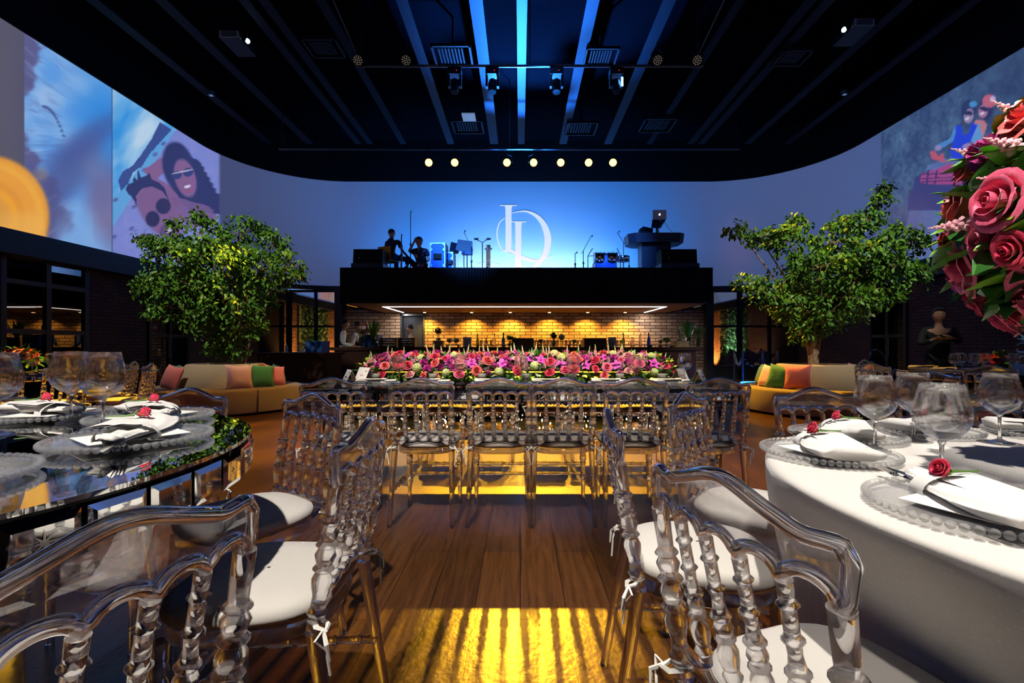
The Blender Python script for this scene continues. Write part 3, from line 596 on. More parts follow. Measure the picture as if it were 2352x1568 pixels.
def par(loc, target, lens, label, group, dots=False, L=.24, R_=.09):
    t = thing('stage_lamp', label, 'stage light', loc, 0, group)
    d = (Vector(target)-Vector(loc)).normalized(); q = Vector((0, 0, -1)).rotation_difference(d).to_matrix().to_4x4()
    def add(mb): mb.v = [tuple(q @ Vector(p)) for p in mb.v]; return mb
    add(MB().lathe([(0, .03), (.1, R_*.7), (.5, R_), (1, R_*1.05), (1, R_*.9), (.93, R_*.88)], 16, (0, 0, L*.5), (0, 0, -L*.5))).build('housing', 'black_metal', t, True)
    z = -L*.5-.002
    if dots:
        lm = MB(); lm.lathe([(0, R_*.9), (1, R_*.9)], 16, (0, 0, z+.012), (0, 0, z+.006))
        add(lm).build('lens_plate', 'black', t); dm = MB()
        for rr, kk in ((0, 1), (R_*.38, 6), (R_*.72, 11)):
            for k in range(kk): a = 2*PI*k/kk; dm.lathe([(0, R_*.12), (1, R_*.12)], 8, (rr*math.cos(a), rr*math.sin(a), z+.004), (rr*math.cos(a), rr*math.sin(a), z-.002))
        add(dm).build('led_array', 'led_dot', t)
    else: add(MB().lathe([(0, R_*.86), (1, R_*.86)], 20, (0, 0, z+.01), (0, 0, z))).build('lens', lens, t)
    yk = MB(); yk.tube([(-R_*1.2, 0, 0), (-R_*1.2, 0, R_*1.5), (0, 0, R_*2.0), (R_*1.2, 0, R_*1.5), (R_*1.2, 0, 0)], .008, 6); yk.tube([(0, 0, R_*2), (0, 0, R_*2+.16)], .012, 6); yk.build('yoke', 'black_metal', t)
    return t
for i, ((x, tg), px) in enumerate(zip(AMB, (985, 1045, 1164, 1226, 1288, 1352, 1407))):
    par((x, 12.0, Z(373, 12)), (x*.4, 2, 1.6), 'amber_lens', '%s glowing amber lamp from the left on the rear lighting bar' % ORD[i], 'amber lamps on the rear bar', R_=.105)
for i, px in enumerate((825, 935, 1508, 1598)):
    par((X(px, 9.2), 9.15, Z(142, 9.2)), (X(px, 9.2)*.3, 0, 1), None, '%s of four unlit dotted lamps on the near lighting bar' % ('leftmost', 'second from left', 'third from left', 'rightmost')[i], 'dotted lamps on the near bar', True, R_=.10)
for i, px in enumerate((1045, 1131, 1278, 1415)):
    t = thing('moving_head_lamp', '%s dark moving head lamp hanging from the near bar' % ORD[i], 'stage light', (X(px, 9.2), 9.2, 6.45), 0, 'moving heads on the near bar')
    MB().cbox(0, 0, -.02, .26, .2, .12).build('base', 'black_metal', t); MB().box(-.13, -.09, -.05, .05, -.3, -.06).box(.09, .13, -.05, .05, -.3, -.06).build('yoke', 'black_metal', t)
    MB().lathe([(0, .06), (.3, .085), (1, .075)], 14, (0, 0, -.16), (0, -.05, -.42)).build('head', 'black_metal', t, True); MB().sphere((.04, -.101, -.02), .008, 6, 4).build('indicator', 'red_led', t)
def projector(x, y, z, sg, label):
    t = thing('projector', label, 'projector', (x, y, z), 0)
    MB().cbox(0, .3, 0, .38, .6, .13).build('body', 'black_metal', t); g = MB()
    for k in range(7): g.cbox(0, -.014, -.048+k*.016, .3, .01, .007)
    MB().cbox(0, -.006, 0, .37, .012, .125).build('vent_panel', 'grey_plastic', t); g.build('vent_slats', 'dark_steel', t)
    MB().lathe([(0, .07), (1, .06)], 14, (-sg*.18, .2, 0), (-sg*.25, .17, -.02)).build('lens_barrel', 'black', t); MB().lathe([(0, .045), (1, .045)], 12, (-sg*.252, .168, -.021), (-sg*.256, .165, -.022)).build('lens', 'proj_lens', t)
    MB().tube([(0, .3, .06), (0, .3, 7.88-z)], .02, 8).build('mount_pole', 'dark_steel', t)
projector(-5.57, 9.0, 7.06, -1, 'ceiling projector with lit lens above the left side of the hall'); projector(6.34, 8.67, 7.06, 1, 'ceiling projector with lit lens above the right side of the hall')
for i, (px, py, w_, lb) in enumerate(((745, 110, .34, 'left of the near bar'), (1040, 128, .4, 'behind the second dotted lamp'), (1075, 291, .42, 'below the small lit panel'), (1335, 295, .42, 'rear right of the centre beams'), (1510, 287, .44, 'rearmost on the right'), (1380, 130, .34, 'above the near bar on the right'), (1820, 132, .3, 'dim one far right'))):
    Y = (7.1-CAMZ)*FPX/(VY-py); t = thing('ceiling_vent', 'slatted black ceiling air vent, %s' % lb, 'vent', (X(px, Y), Y, 7.1), 0, 'ceiling air vents')
    MB().box(-w_, w_, -w_*.9, -w_*.8, -.03, .03).box(-w_, w_, w_*.8, w_*.9, -.03, .03).box(-w_, -w_*.9, -w_*.9, w_*.9, -.03, .03).box(w_*.9, w_, -w_*.9, w_*.9, -.03, .03).build('frame', 'black_metal', t)
    w_ *= .8; g = MB()
    for k in range(8): g.box(-w_*.85+k*w_*.21, -w_*.75+k*w_*.21, -w_*.78, w_*.78, -.01, .02)
    g.build('slats', 'black_metal', t); MB().box(-.02, .02, -.02, .02, .03, .8).build('hanger', 'black', t)
tag(MB().cbox(X(1077, 12.3), 12.3, 7.08, .34, .4, .03).build('lit_ceiling_panel', 'panel_lit'), 'small pale square light panel hanging near the rear beams', 'ceiling light')
for px, py, lb in ((485, 217, 'left'), (1940, 215, 'right')):
    Y = (7.1-CAMZ)*FPX/(VY-py); t = thing('ceiling_spotlight', 'tiny lit round spotlight on the dark %s ceiling' % lb, 'ceiling light', (X(px, Y), Y, 7.1), 0, 'tiny ceiling spotlights')
    MB().lathe([(0, .09), (1, .07)], 12, (0, 0, .06), (0, 0, -.02)).build('housing', 'dark_steel', t); MB().lathe([(0, .035), (1, .035)], 12, (0, 0, -.022), (0, 0, -.03)).build('lamp', 'panel_lit', t); MB().tube([(0, 0, .05), (0, 0, .8)], .01, 6).build('stem', 'black', t)
for sx, (xa, xb), lb in ((-1, (765, 825), 'left'), (1, (1664, 1598), 'right')):
    tag(MB().tube([(X(xa, 8.3), 8.3, 7.2), (X(xb, 9.15), 9.15, 6.65)], .015, 6).build('steel_cable', 'dark_steel'), 'thin steel rod holding the %s end of the near lighting bar' % lb, 'cable', 'rods holding the near lighting bar')

# unseen bar with glowing lamp heads, added above the camera for glass highlights
pipe(-1.6, 6.35, -3.2, 2.4, 'unseen lighting bar added above the camera end of the hall')
for i, (lc, tg) in enumerate((((.9, -1.6, 6.0), (1.65, 1.1, .9)), ((-2.6, -1.6, 6.0), (-1.35, 1.1, .8)), ((-1.2, -1.6, 6.0), (-.3, 2, .8)), ((.15, -1.6, 6.0), (1.3, 1.1, .8)), ((2.0, -1.6, 6.0), (1.5, 2, .9)))):
    par(lc, tg, 'glint_lens', '%s unseen white lamp from left, added above the camera for glass highlights' % ORD[i], 'added white lamps', R_=.11)
# ---------------------------------------------------------------- clear Napoleon chairs
SP = [(0, .0115), (.06, .0125), (.1, .017), (.13, .012), (.2, .0165), (.27, .0175), (.33, .012), (.35, .0175), (.37, .012), (.42, .0165), (.47, .012), (.5, .0175), (.53, .012), (.6, .0095), (.66, .0105), (.68, .0155), (.70, .0105), (.85, .0105), (.87, .015), (.89, .0105), (1, .0115)]
ST = [(0, .019), (.12, .019), (.14, .023), (.17, .017), (.25, .0155), (.31, .021), (.36, .023), (.41, .016), (.43, .024), (.46, .017), (.52, .0235), (.57, .016), (.59, .0245), (.62, .016), (.68, .0225), (.72, .015), (.74, .0225), (.77, .0145), (1, .0165)]
LG = [(0, .019), (.12, .019), (.15, .023), (.18, .017), (.22, .022), (.27, .024), (.31, .016), (.33, .022), (.36, .016), (.42, .021), (.5, .018), (.53, .022), (.56, .016), (.9, .0125), (1, .014)]
def crest_z(x): return .858+.036*math.exp(-(x/.085)**2)-.005*math.exp(-((abs(x)-.135)/.025)**2)
def crest_y(x): return -.262+.022*(x/.19)**2
def make_chair():
    t = thing('napoleon_chair', 'clear acrylic Napoleon chair', 'chair')
    cu = MB()
    def sup(a, s_, hw_f=.205, hw_b=.185, n=3.0):
        c, d = math.cos(a), math.sin(a); x = abs(c)**(2/n)*(1 if c > 0 else -1); y = abs(d)**(2/n)*(1 if d > 0 else -1)
        hw = hw_b+(hw_f-hw_b)*(y+1)/2; return x*hw*s_, y*.2*s_
    rows = [(.45, .462), (.93, .462), (1.0, .472), (1.012, .484), (.985, .5), (.9, .509), (.6, .513), (.3, .5145), (.02, .515)]
    cu.grid(lambda u, v: (*sup(2*PI*u, rows[round(v*8)][0]), rows[round(v*8)][1]), 40, 9, True)
    for k in range(40): pass
    c_ = cu.build('seat_cushion', 'cushion', t, 'all')
    for sx in (-1, 1):
        tie = MB()
        tie.tube([(sx*.16, -.18, .478), (sx*.2, -.205, .474), (sx*.2, -.225, .468), (sx*.178, -.222, .470), (sx*.165, -.2, .476)], .004, 5, flat=1.6)
        tie.tube([(sx*.2, -.22, .47), (sx*.222, -.235, .45), (sx*.215, -.24, .41)], [.004, .005, .002], 5); tie.tube([(sx*.2, -.22, .47), (sx*.235, -.215, .465), (sx*.21, -.23, .43), (sx*.2, -.235, .37)], .003, 5)
        tie.build('tie', 'tie', c_)
    fr = MB(); pts = [sup(2*PI*k/36, .97) for k in range(36)]; fr.prism(pts, .425, .46); fr.build('seat_frame', 'acrylic', t, True)
    for sx in (-1, 1):
        MB().lathe(LG, 12, (sx*.172, .155, .43), (sx*.176, .17, 0)).build('leg', 'acrylic', t, True)
        MB().lathe([(0, .0185), (.5, .0165), (1, .0135)], 12, (sx*.176, -.19, .45), (sx*.19, -.262, 0)).build('leg', 'acrylic', t, True)
        MB().lathe(ST, 14, (sx*.176, -.19, .45), (sx*.181, -.241, .785)).build('back_post', 'acrylic', t, True)
        MB().lathe(SP, 10, (sx*.174, .16, .21), (sx*.184, -.225, .21)).build('stretcher', 'acrylic', t, True)
    for y, z in ((.165, .28), (.167, .21)): MB().lathe(SP, 10, (-.172, y, z), (.172, y, z)).build('stretcher', 'acrylic', t, True)
    xs = [-.18+.072*k for k in range(6)]
    for x in xs[1:5]: MB().lathe(SP, 12, (x*.97, -.197, .527), (x, crest_y(x)+.006, .785)).build('spindle', 'acrylic', t, True)
    # crest: thin panel, rolled top edge, five arches
    cr = MB(); N = 61
    def low(x):
        k = min(4, max(0, int((x+.18)/.072))); c = (xs[k]+xs[k+1])/2; return .786+.026*max(0, 1-((x-c)/.036)**2)**.5
    XS = [-.188+.376*i/(N-1) for i in range(N)]
    vs_ = []
    for x in XS:
        y = crest_y(x); a = low(x); b_ = crest_z(x); vs_ += [(x, y-.0045, a), (x, y-.0045, b_), (x, y+.0045, b_), (x, y+.0045, a)]
    fs = [(0, 1, 2, 3), ((N-1)*4+3, (N-1)*4+2, (N-1)*4+1, (N-1)*4)]
    for i in range(N-1):
        for k in range(4): k2 = (k+1) % 4; fs.append((i*4+k, (i+1)*4+k, (i+1)*4+k2, i*4+k2))
    cr.add(vs_, fs)
    pt = [(-.184, crest_y(-.184), .782)]+[(-.19, crest_y(-.19), .8), (-.193, crest_y(-.19), .84)]+[(x, crest_y(x), crest_z(x)-(.012 if abs(x) > .187 else 0)) for x in XS]+[(.193, crest_y(.19), .84), (.19, crest_y(.19), .8), (.184, crest_y(.184), .782)]
    cr.tube(pt, .0115, 10); cr.tube([(x, crest_y(x), low(x)) for x in XS if abs(x) <= .1825], .0105, 10)
    cr.build('top_rail', 'acrylic', t, True)
    lr = MB(); vs_ = []
    def up(x): k = min(4, max(0, int((x+.175)/.07))); c = -.175+.07*(k+.5); return .528-.022*max(0, 1-((x-c)/.035)**2)**.5
    XS2 = [-.172+.344*i/40 for i in range(41)]
    for x in XS2: vs_ += [(x, -.2, .485), (x, -.2, up(x)), (x, -.193, up(x)), (x, -.193, .485)]
    fs = [(0, 1, 2, 3), (163, 162, 161, 160)]
    for i in range(40):
        for k in range(4): k2 = (k+1) % 4; fs.append((i*4+k, (i+1)*4+k, (i+1)*4+k2, i*4+k2))
    lr.add(vs_, fs); lr.tube([(x, -.1965, up(x)) for x in XS2], .006, 8); lr.build('lower_rail', 'acrylic', t, True)
    return t
CH = Series(make_chair())
def chair_top(x, y, dx, dy, label, group):     # x, y: centre of the crest; dx, dy: facing
    d = Vector((dx, dy)).normalized(); return CH.put((x+d.x*.255, y+d.y*.255, 0), rot_to(d.x, d.y), label, group)
g_ = 'clear chairs round the mirrored round table'
chair_top(-.455, .53, -.95, .30, 'nearest clear chair at the lower left corner, its big top rail beside the mirrored table', g_)
chair_top(-.40, 1.23, -1, -.02, 'clear chair seen edge on left of the aisle, white cushion facing the mirrored table', g_)
chair_top(-.83, 1.89, -.56, -.8, 'clear chair with ribbon tied cushion beyond the edge on left chair', g_)
chair_top(-1.49, 2.12, -.15, -1, 'clear chair beyond the mirrored round table, low rail before the left sofa', g_)
chair_top(-2.34, 1.98, .55, -.9, 'clear chair at the left frame edge behind the mirrored round table', g_)
g_ = 'clear chairs round the white clothed table'
chair_top(.307, .717, .95, .30, 'largest clear chair in the lower right foreground before the white tablecloth', g_)
chair_top(.27, 1.42, .97, -.12, 'clear chair seen edge on right of the aisle, cushion tucked toward the white cloth', g_)
chair_top(.68, 1.93, .76, -.65, 'clear chair turned to the white table, second one back on the aisle side', g_)
chair_top(1.34, 2.14, .05, -1, 'clear chair on the far side of the white table before the right sofa', g_)
chair_top(2.12, 2.05, -.45, -.9, 'clear chair behind the wine glasses at the right far side of the white table', g_)
for i, px in enumerate((767, 972, 1147, 1293, 1461, 1641)):
    CH.put(((px-VX)/375, 3.09, 0), 0+(.03, -.02, 0, .01, -.03, .04)[i], '%s chair from left in the near row backing the long flower table' % ORD[i], 'chairs along the near side of the long table')
for i, px in enumerate((918, 1025, 1135, 1256, 1357, 1463)):
    CH.put(((px-VX)/237, 4.66, 0), PI+(.05, -.03, .02, 0, -.04, .03)[i], '%s chair from left on the far side of the long table, amber lit cushion' % ORD[i], 'chairs along the far side of the long table')
TL, TR_ = (-6.1, 5.35), (5.7, 5.6)
for (tx, ty), side_, angs, R_ in ((TL, 'left', (-38, -75, 70, 150, 215), .98), (TR_, 'right', (222, 300, 120, 55), 1.15)):
    for i, a in enumerate(angs):
        a = math.radians(a); d = Vector((math.cos(a), math.sin(a)))
        lb = {'left': ('amber lit chair at the near right of the background left table', 'amber lit chair at the near side of the background left table', 'chair beyond the background left table', 'chair at the far left of the background left table', 'chair at the left frame side of the background left table'),
              'right': ('chair at the near left of the background right table', 'chair at the near right of the background right table', 'chair beyond the background right table, left', 'chair beyond the background right table, right')}[side_][i]
        CH.put((tx+d.x*R_, ty+d.y*R_, 0), rot_to(-d.x, -d.y), lb, 'chairs round the background %s table' % side_)
for x, y, dx, dy, lb in ((-4.2, 5.35, -.93, -.36, 'amber lit chair seen edge on before the left sofa'), (-4.72, 4.9, -.8, .25, 'amber lit chair behind the right hand wine glass of the mirrored table'), (-4.85, 5.9, -.95, -.4, 'amber lit chair just right of the background left table'),
        (3.96, 5.3, .85, .3, 'small amber lit chair seen edge on right of the right sofa'), (3.05, 3.5, .3, .95, 'chair with its back to the camera before the background right table')):
    chair_top(x, y, dx, dy, lb, 'chairs in the amber light near the background tables')
# louis style ghost chairs by the dark walls
def ghost(x, y, rz, label):
    t = thing('ghost_chair', label, 'chair', (x, y, 0), rz, 'round backed clear armchairs')
    MB().prism([(.26*math.cos(a), .24*math.sin(a)) for a in [2*PI*k/24 for k in range(24)]], .44, .46).build('seat', 'acrylic', t)
    b_ = MB(); mx = Matrix.Translation((0, -.25, .8)) @ Matrix.Rotation(PI/2+.15, 4, 'X')
    b_.prism([(.2*math.cos(a), .23*math.sin(a)) for a in [2*PI*k/32 for k in range(32)]], -.006, .006, mx); b_.tube([mx @ Vector((.2*math.cos(a), .23*math.sin(a), 0)) for a in [2*PI*k/32 for k in range(32)]], .01, 6, True); b_.build('backrest', 'acrylic', t, True)
    for sx in (-1, 1):
        MB().tube([(sx*.25, -.2, .46), (sx*.29, -.15, .66), (sx*.29, .05, .67), (sx*.26, .12, .46)], .014, 8).build('armrest', 'acrylic', t, True)
        for y0, y1 in ((-.2, -.25), (.18, .2)): MB().lathe([(0, .022), (1, .014)], 8, (sx*.22, y0, .45), (sx*.23, y1, 0)).build('leg', 'acrylic', t, True)
ghost(-6.95, 8.6, 2.7, 'unlit round backed clear armchair left of the left sofa'); ghost(6.7, 8.5, -2.9, 'unlit round backed clear armchair right of the right sofa')

# ---------------------------------------------------------------- mirrored round tables
def make_mirror_table(R_=.78, H=.85, n=46):
    t = thing('mirrored_table', 'round mirrored table with bevelled mirror panels round its rim', 'table')
    MB().lathe([(0, R_-.01), (.25, R_), (1, R_)], 96, (0, 0, H-.012), (0, 0, H)).build('table_top', 'mirror_top', t, True)
    MB().lathe([(0, R_-.010), (1, R_-.010)], 96, (0, 0, H-.1), (0, 0, H-.0125)).build('rim_band', 'black_gloss', t, True)
    for k in range(n):
        a0 = 2*PI*(k+.04)/n; a1 = 2*PI*(k+.96)/n; am = (a0+a1)/2; r1 = R_+.002; r2 = R_+.007; z0, z1 = H-.095, H-.02; e = .012; de = e/R_
        P = lambda a, r, z: (r*math.cos(a), r*math.sin(a), z)
        v = [P(a0, r1, z0), P(a1, r1, z0), P(a1, r1, z1), P(a0, r1, z1), P(a0+de, r2, z0+e), P(a1-de, r2, z0+e), P(a1-de, r2, z1-e), P(a0+de, r2, z1-e)]
        mb = MB().add(v, [(4, 5, 6, 7), (0, 1, 5, 4), (1, 2, 6, 5), (2, 3, 7, 6), (3, 0, 4, 7), (3, 2, 1, 0)])
        p = mb.build('mirror_panel', 'mirror', t)
        if k % 2 == 0:
            st = MB(); c = Vector(P(am, r2+.0008, (z0+z1)/2)); tg = Vector((-math.sin(am), math.cos(am), 0)); pl = []
            for q in range(16): r = (.022, .005)[q % 2]; a = PI*q/8; pl.append(c+tg*r*math.cos(a)+Vector((0, 0, r*math.sin(a))))
            st.add([c]+pl, [(0, q+1, (q+1) % 16+1) for q in range(16)]); st.build('etched_star', 'steel', p)
    MB().lathe([(0, .3), (1, .3)], 12, (0, 0, 0), (0, 0, H-.1)).build('pedestal', 'mirror', t)
    MB().lathe([(0, .42), (1, .42)], 12, (0, 0, 0), (0, 0, .03)).build('base', 'mirror', t)
    return t
mt = Series(make_mirror_table())
TC1 = (-1.46, .98); TC2 = (1.49, .96); H1, H2, H3 = .85, .78, .80
mt.put((TC1[0], TC1[1], 0), .13, 'large round mirrored table in the left foreground, glass top and mirror panelled rim')
mt.put((TL[0], TL[1], 0), .3, 'round mirrored table in amber light behind the foreground left table', None, (1, 1, .93)); mt.put((TR_[0], TR_[1], 0), .3, 'round mirrored table in the right background before the dark wall', None, (1.22, 1.22, .93))
HL, HR_ = .85*.93, .85*.93

# clothed round table
CHP = []
for (x_, y_, dx_, dy_) in ((.307, .717, .95, .30), (.27, 1.42, .97, -.12), (.68, 1.93, .76, -.65), (1.34, 2.14, .05, -1), (2.12, 2.05, -.45, -.9)):
    d_ = Vector((dx_, dy_)).normalized(); CHP.append((x_+d_.x*.255-TC2[0], y_+d_.y*.255-TC2[1]))
def cloth():
    mb = MB(); R_ = .88; r = random.Random(5); ph = [r.uniform(0, 6.28) for _ in range(6)]
    rows = [(0.0, 0, 0), (.4, 0, 0), (.8, 0, 0), (.97, 0, 0), (.99, -.003, 0), (1.0, -.012, 0)]+[(1.0+.07*(k/22)**.8, -.012-.766*k/22, min(1, k/8)) for k in range(1, 23)]
    def fn(u, v):
        i = min(len(rows)-1, int(round(v*(len(rows)-1)))); rr, dz, f = rows[i]; a = 2*PI*u
        zc_ = .78+dz; rq = R_*rr+f*0
        wv = .016*math.sin(9*a+ph[0])+.012*math.sin(15*a+ph[1])+.007*math.sin(26*a+ph[2])
        rad = R_*rr+f*wv*(abs(dz)/.77)**.7; 
        for (cx_, cy_) in CHP:     # the cloth hangs against the front of each chair seat
            dd_ = math.hypot(cx_, cy_); df = dd_-.215; da = (a-math.atan2(cy_, cx_)+PI) % (2*PI)-PI
            if abs(da) < 1.0:
                lim = df/math.cos(da); k_ = min(1, max(0, (.78-zc_)/.26)); lat = df*abs(math.tan(da)); e_ = min(1, max(0, (.36-lat)/.12))
                if rad > lim: rad = rad+(lim-rad)*k_*e_
        return (rad*math.cos(a), rad*math.sin(a), .78+dz)
    mb.grid(fn, 240, len(rows), True); return mb
o = cloth().build('tablecloth', 'cloth', None, 'all'); o.location = (TC2[0], TC2[1], 0); tag(o, 'white dotted tablecloth covering the right foreground round table down to the floor', 'tablecloth')

# ---------------------------------------------------------------- tableware
def make_glass(Hh=.222, R_=.055):
    t = thing('wine_glass', 'clear wine glass', 'glass'); b_ = MB(); k = Hh/.222
    out = [(.088, .006), (.093, .012), (.103, .030), (.118, .045), (.135, .053), (.152, .055), (.175, .052), (.2, .046), (.222, .0405)]
    prof = [(z*k, r*R_/.055) for z, r in out]+[((z+.0008)*k, (r-.0014)*R_/.055) for z, r in out[::-1]]
    b_.lathe([(z, r) for z, r in prof], 32, (0, 0, 0), (0, 0, 1), False); b_.f.append(tuple(range(len(b_.v)-32, len(b_.v)))); b_.f.append(tuple(range(32))[::-1])
    b_.build('bowl', 'bowl_glass', t, 'all')
    s_ = MB().lathe([(0, .037), (.003, .037), (.006, .02), (.011, .008), (.02, .0045), (.05, .0038), (.08, .0048), (.0895, .009)], 20, (0, 0, 0), (0, 0, 1)); s_.v = [(x*k, y*k, z*k) for x, y, z in s_.v]; s_.build('stem', 'glass', t, 'all')
    return t
GL = Series(make_glass())
for (px, Y, h, lb, g) in ((-8, 1.27, H1, 'wine glass cut by the left frame edge on the mirrored table', 'wine glasses on the mirrored table'), (163, 1.48, H1, 'further left of the two wine glasses on the mirrored table', 'wine glasses on the mirrored table'), (236, 1.32, H1, 'right and nearer of the two wine glasses on the mirrored table', 'wine glasses on the mirrored table'),
        (2010, 1.395, H2, 'leftmost large wine glass on the white tablecloth', 'wine glasses on the white tablecloth'), (2098, 1.545, H2, 'wine glass behind the nearest one on the white tablecloth', 'wine glasses on the white tablecloth'), (2163, 1.087, H2, 'nearest and largest looking wine glass on the white tablecloth', 'wine glasses on the white tablecloth'), (2296, 1.51, H2, 'rightmost wine glass on the white tablecloth', 'wine glasses on the white tablecloth')):
    GL.put((X(px, Y), Y, h+.001), 0, lb, g)
for i, (px, Y) in enumerate(((8, 5.2), (74, 5.1), (116, 5.2), (143, 5.75), (172, 5.5))):
    GL.put((X(px, Y), Y, HL+.001), 0, '%s small wine glass from the left on the background left table' % ORD[i], 'wine glasses on the background left table')
for i, (px, Y) in enumerate(((2193, 5.2), (2207, 5.5), (2238, 5.2), (2262, 5.5), (2327, 5.2), (2380, 5.6))):
    GL.put((X(px, Y), Y, HR_+.001), 0, '%s small wine glass from the left on the background right table' % ORD[i], 'wine glasses on the background right table')
for i, (px, Y) in enumerate(((917, 3.66), (1058, 3.66), (1197, 3.66), (1316, 3.66), (1457, 3.66), (1573, 3.72), (866, 4.28), (1011, 4.28), (1098, 4.28), (1240, 4.28))):
    GL.put((X(px, Y), Y, H3+.001), 0, ('%s wine glass from left before the long flower runner' % ORD[i]) if i < 5 else ('large wine glass at the right end of the long table beside the tent cards' if i == 5 else '%s wine glass rim from left showing behind the flower runner' % ORD[i-6]), 'wine glasses on the long table', 1.0 if i != 5 else 1.05)
def make_charger(R_=.165, seg=48):
    t = thing('charger_plate', 'clear glass charger plate with beaded rim', 'plate'); p = MB()
    pr = [(.002, .05), (.0, .09), (.004, .105), (.010, .13), (.013, R_-.008), (.016, R_-.004), (.013, .12), (.0075, .1), (.004, .07)]
    p.lathe([(z, r) for z, r in pr], seg, (0, 0, 0), (0, 0, 1)); p.build('dish', 'plate_glass', t, 'all')
    bd = MB()
    for k in range(60): a = 2*PI*k/60; bd.sphere((R_*math.cos(a), R_*math.sin(a), .014), .0078, 8, 6)
    bd.build('beaded_rim', 'bead_glass', t, 'all'); return t
PL = Series(make_charger())
def make_napkin():
    mb = MB(); L = .30
    def fn(u, v):
        a = 2*PI*u; x = (v-.5)*L; wd = .055+.018*math.cos(v*3.0)-.03*max(0, v-.72)*2; ht = .014+.006*math.sin(v*5+1)
        tw = .012*math.sin(v*4); y = wd*math.cos(a)*(1+.08*math.sin(3*a+v*6)); z = ht*math.sin(a)+.014+.003*math.sin(7*u*6.28+v*9)
        if z < .001: z = .001
        return (x, y+tw, z)
    mb.grid(fn, 28, 22, True); e = len(mb.v); mb.f.append(tuple(range(28))[::-1]); mb.f.append(tuple(range(e-28, e)))
    # folded flaps
    def flap(u, v): return ((-.13+.2*v), -.05+.09*u-.02*v, .030+.004*math.sin(u*5)+.0035*v)
    for s_ in (0, -.004): mb.grid(lambda u, v: (flap(u, v)[0], flap(u, v)[1], flap(u, v)[2]+s_), 8, 10)
    def bandf(u, v): a = PI*(u*1.1-.05); return (.04+.035*v, .062*math.cos(a), .004+.034*math.sin(a))
    mb.grid(bandf, 14, 4)
    return mb.mesh('napkin', 'napkin', 'all')
NAP = make_napkin()
def rose_mesh(name, m_, seed=1, openness=1.0):
    mb = MB(); r = random.Random(seed)
    for L_, (n, r0, r1, h, cu) in enumerate(((2, .02, .22, .62, .0), (3, .08, .38, .66, .05), (4, .14, .58, .6, .16), (5, .2, .82, .5, .3), (5, .25, 1.0, .30, .42))):
        a0 = r.uniform(0, 6)
        for k in range(n):
            a = a0+2*PI*k/n+r.uniform(-.15, .15); wd = PI/n*1.35
            inn = (.5, .42, .25, .08, 0)[L_]
            def fn(u, v, a=a, r0=r0, r1=r1, h=h, cu=cu, wd=wd, inn=inn):
                uu = u*2-1; q = a+uu*wd*(.55+.45*math.sin(min(1, v*1.1)*PI*.5))
                rad = r0+(r1*openness-r0)*v**.75*(1-.06*uu*uu)*(1-inn*max(0, v-.45)**1.3*2.1)+cu*.22*max(0, v-.7)*3*(1+.2*uu); z = -.35+(h+.45)*math.sin(v*PI*.5)*(1-.10*uu*uu)-cu*.35*max(0, v-.72)*3+.03*math.sin(uu*5+a)
                return (rad*math.cos(q), rad*math.sin(q), z)
            mb.grid(fn, 6, 6)
    mb.sphere((0, 0, -.32), .3, 8, 5, (1, 1, .7)); mb.sphere((0, 0, .12), .13, 8, 6, (1, 1, 1.6))
    return mb.mesh(name, m_, 'all')
ROSE = {c: rose_mesh('rose', 'rose_'+c, i+1) for i, c in enumerate(('red', 'coral', 'pink', 'hot'))}
def leaf_pts(mb, base, d, up, L, W_, fold=.15, curl=.2, n=5):
    d = Vector(d).normalized(); sd = d.cross(Vector(up)); sd = sd.normalized() if sd.length > 1e-4 else Vector((1, 0, 0)); upv = sd.cross(d).normalized(); b_ = Vector(base); vs_ = []
    for i in range(n+1):
        t = i/n; wv = W_*math.sin(PI*min(1, t*.96+.03))**.8*(1-.25*t); c = b_+d*L*t-upv*L*curl*t*t
        vs_ += [c-sd*wv+upv*fold*wv, c, c+sd*wv+upv*fold*wv]
    mb.add(vs_, [f for i in range(n) for f in ((i*3, i*3+1, i*3+4, i*3+3), (i*3+1, i*3+2, i*3+5, i*3+4))])
def small_rose(loc, dx, dy, z, label, group, s_=.021, c='red'):
    t = thing('rosebud', label, 'flower', (loc[0], loc[1], z), rot_to(dx, dy), group)
    o = bpy.data.objects.new('bloom', ROSE[c]); COL.objects.link(o); o.parent = t; o.scale = (s_*.9, s_*.9, s_*1.15); o.rotation_euler = (-1.15, 0, .15); o.location = (0, .012, .008)
    g = MB(); g.tube([(0, -.005, .004), (.003, -.03, .003), (0, -.06, .004)], [.0035, .0022, .0018], 6); g.build('stalk', 'stem', t)
    g = MB()
    for k in range(5): a = 2*PI*k/5; leaf_pts(g, (0, -.006, .006), (math.cos(a)*.5, .75, math.sin(a)*.5+.1), (0, 0, 1), s_*1.25, s_*.22)
    g.build('sepals', 'bright_leaf', t); return t
def cutlery(kind, loc, rz, label, group):
    mb = MB(); mb.tube([(0, -.1, .003), (0, -.03, .002), (0, .02, .004)], [.005, .0035, .003], 8, flat=1.5)
    if kind == 'fork':
        mb.grid(lambda u, v: ((u-.5)*.022*(.4+.6*min(1, v*2)), .02+.035*v, .004-.003*math.sin(v*PI)), 5, 5)
        for k in range(4): mb.tube([(-.009+.006*k, .05, .004), (-.0095+.0063*k, .098, .008)], [.0018, .001], 5)
    elif kind == 'knife': mb.grid(lambda u, v: ((u-.3)*.02*(1-.5*v*v), .02+.1*v, .004), 4, 8)
    o = mb.build(kind, 'steel', None, True); o.location = loc; o.rotation_euler = (0, 0, rz); return tag(o, label, kind, group)
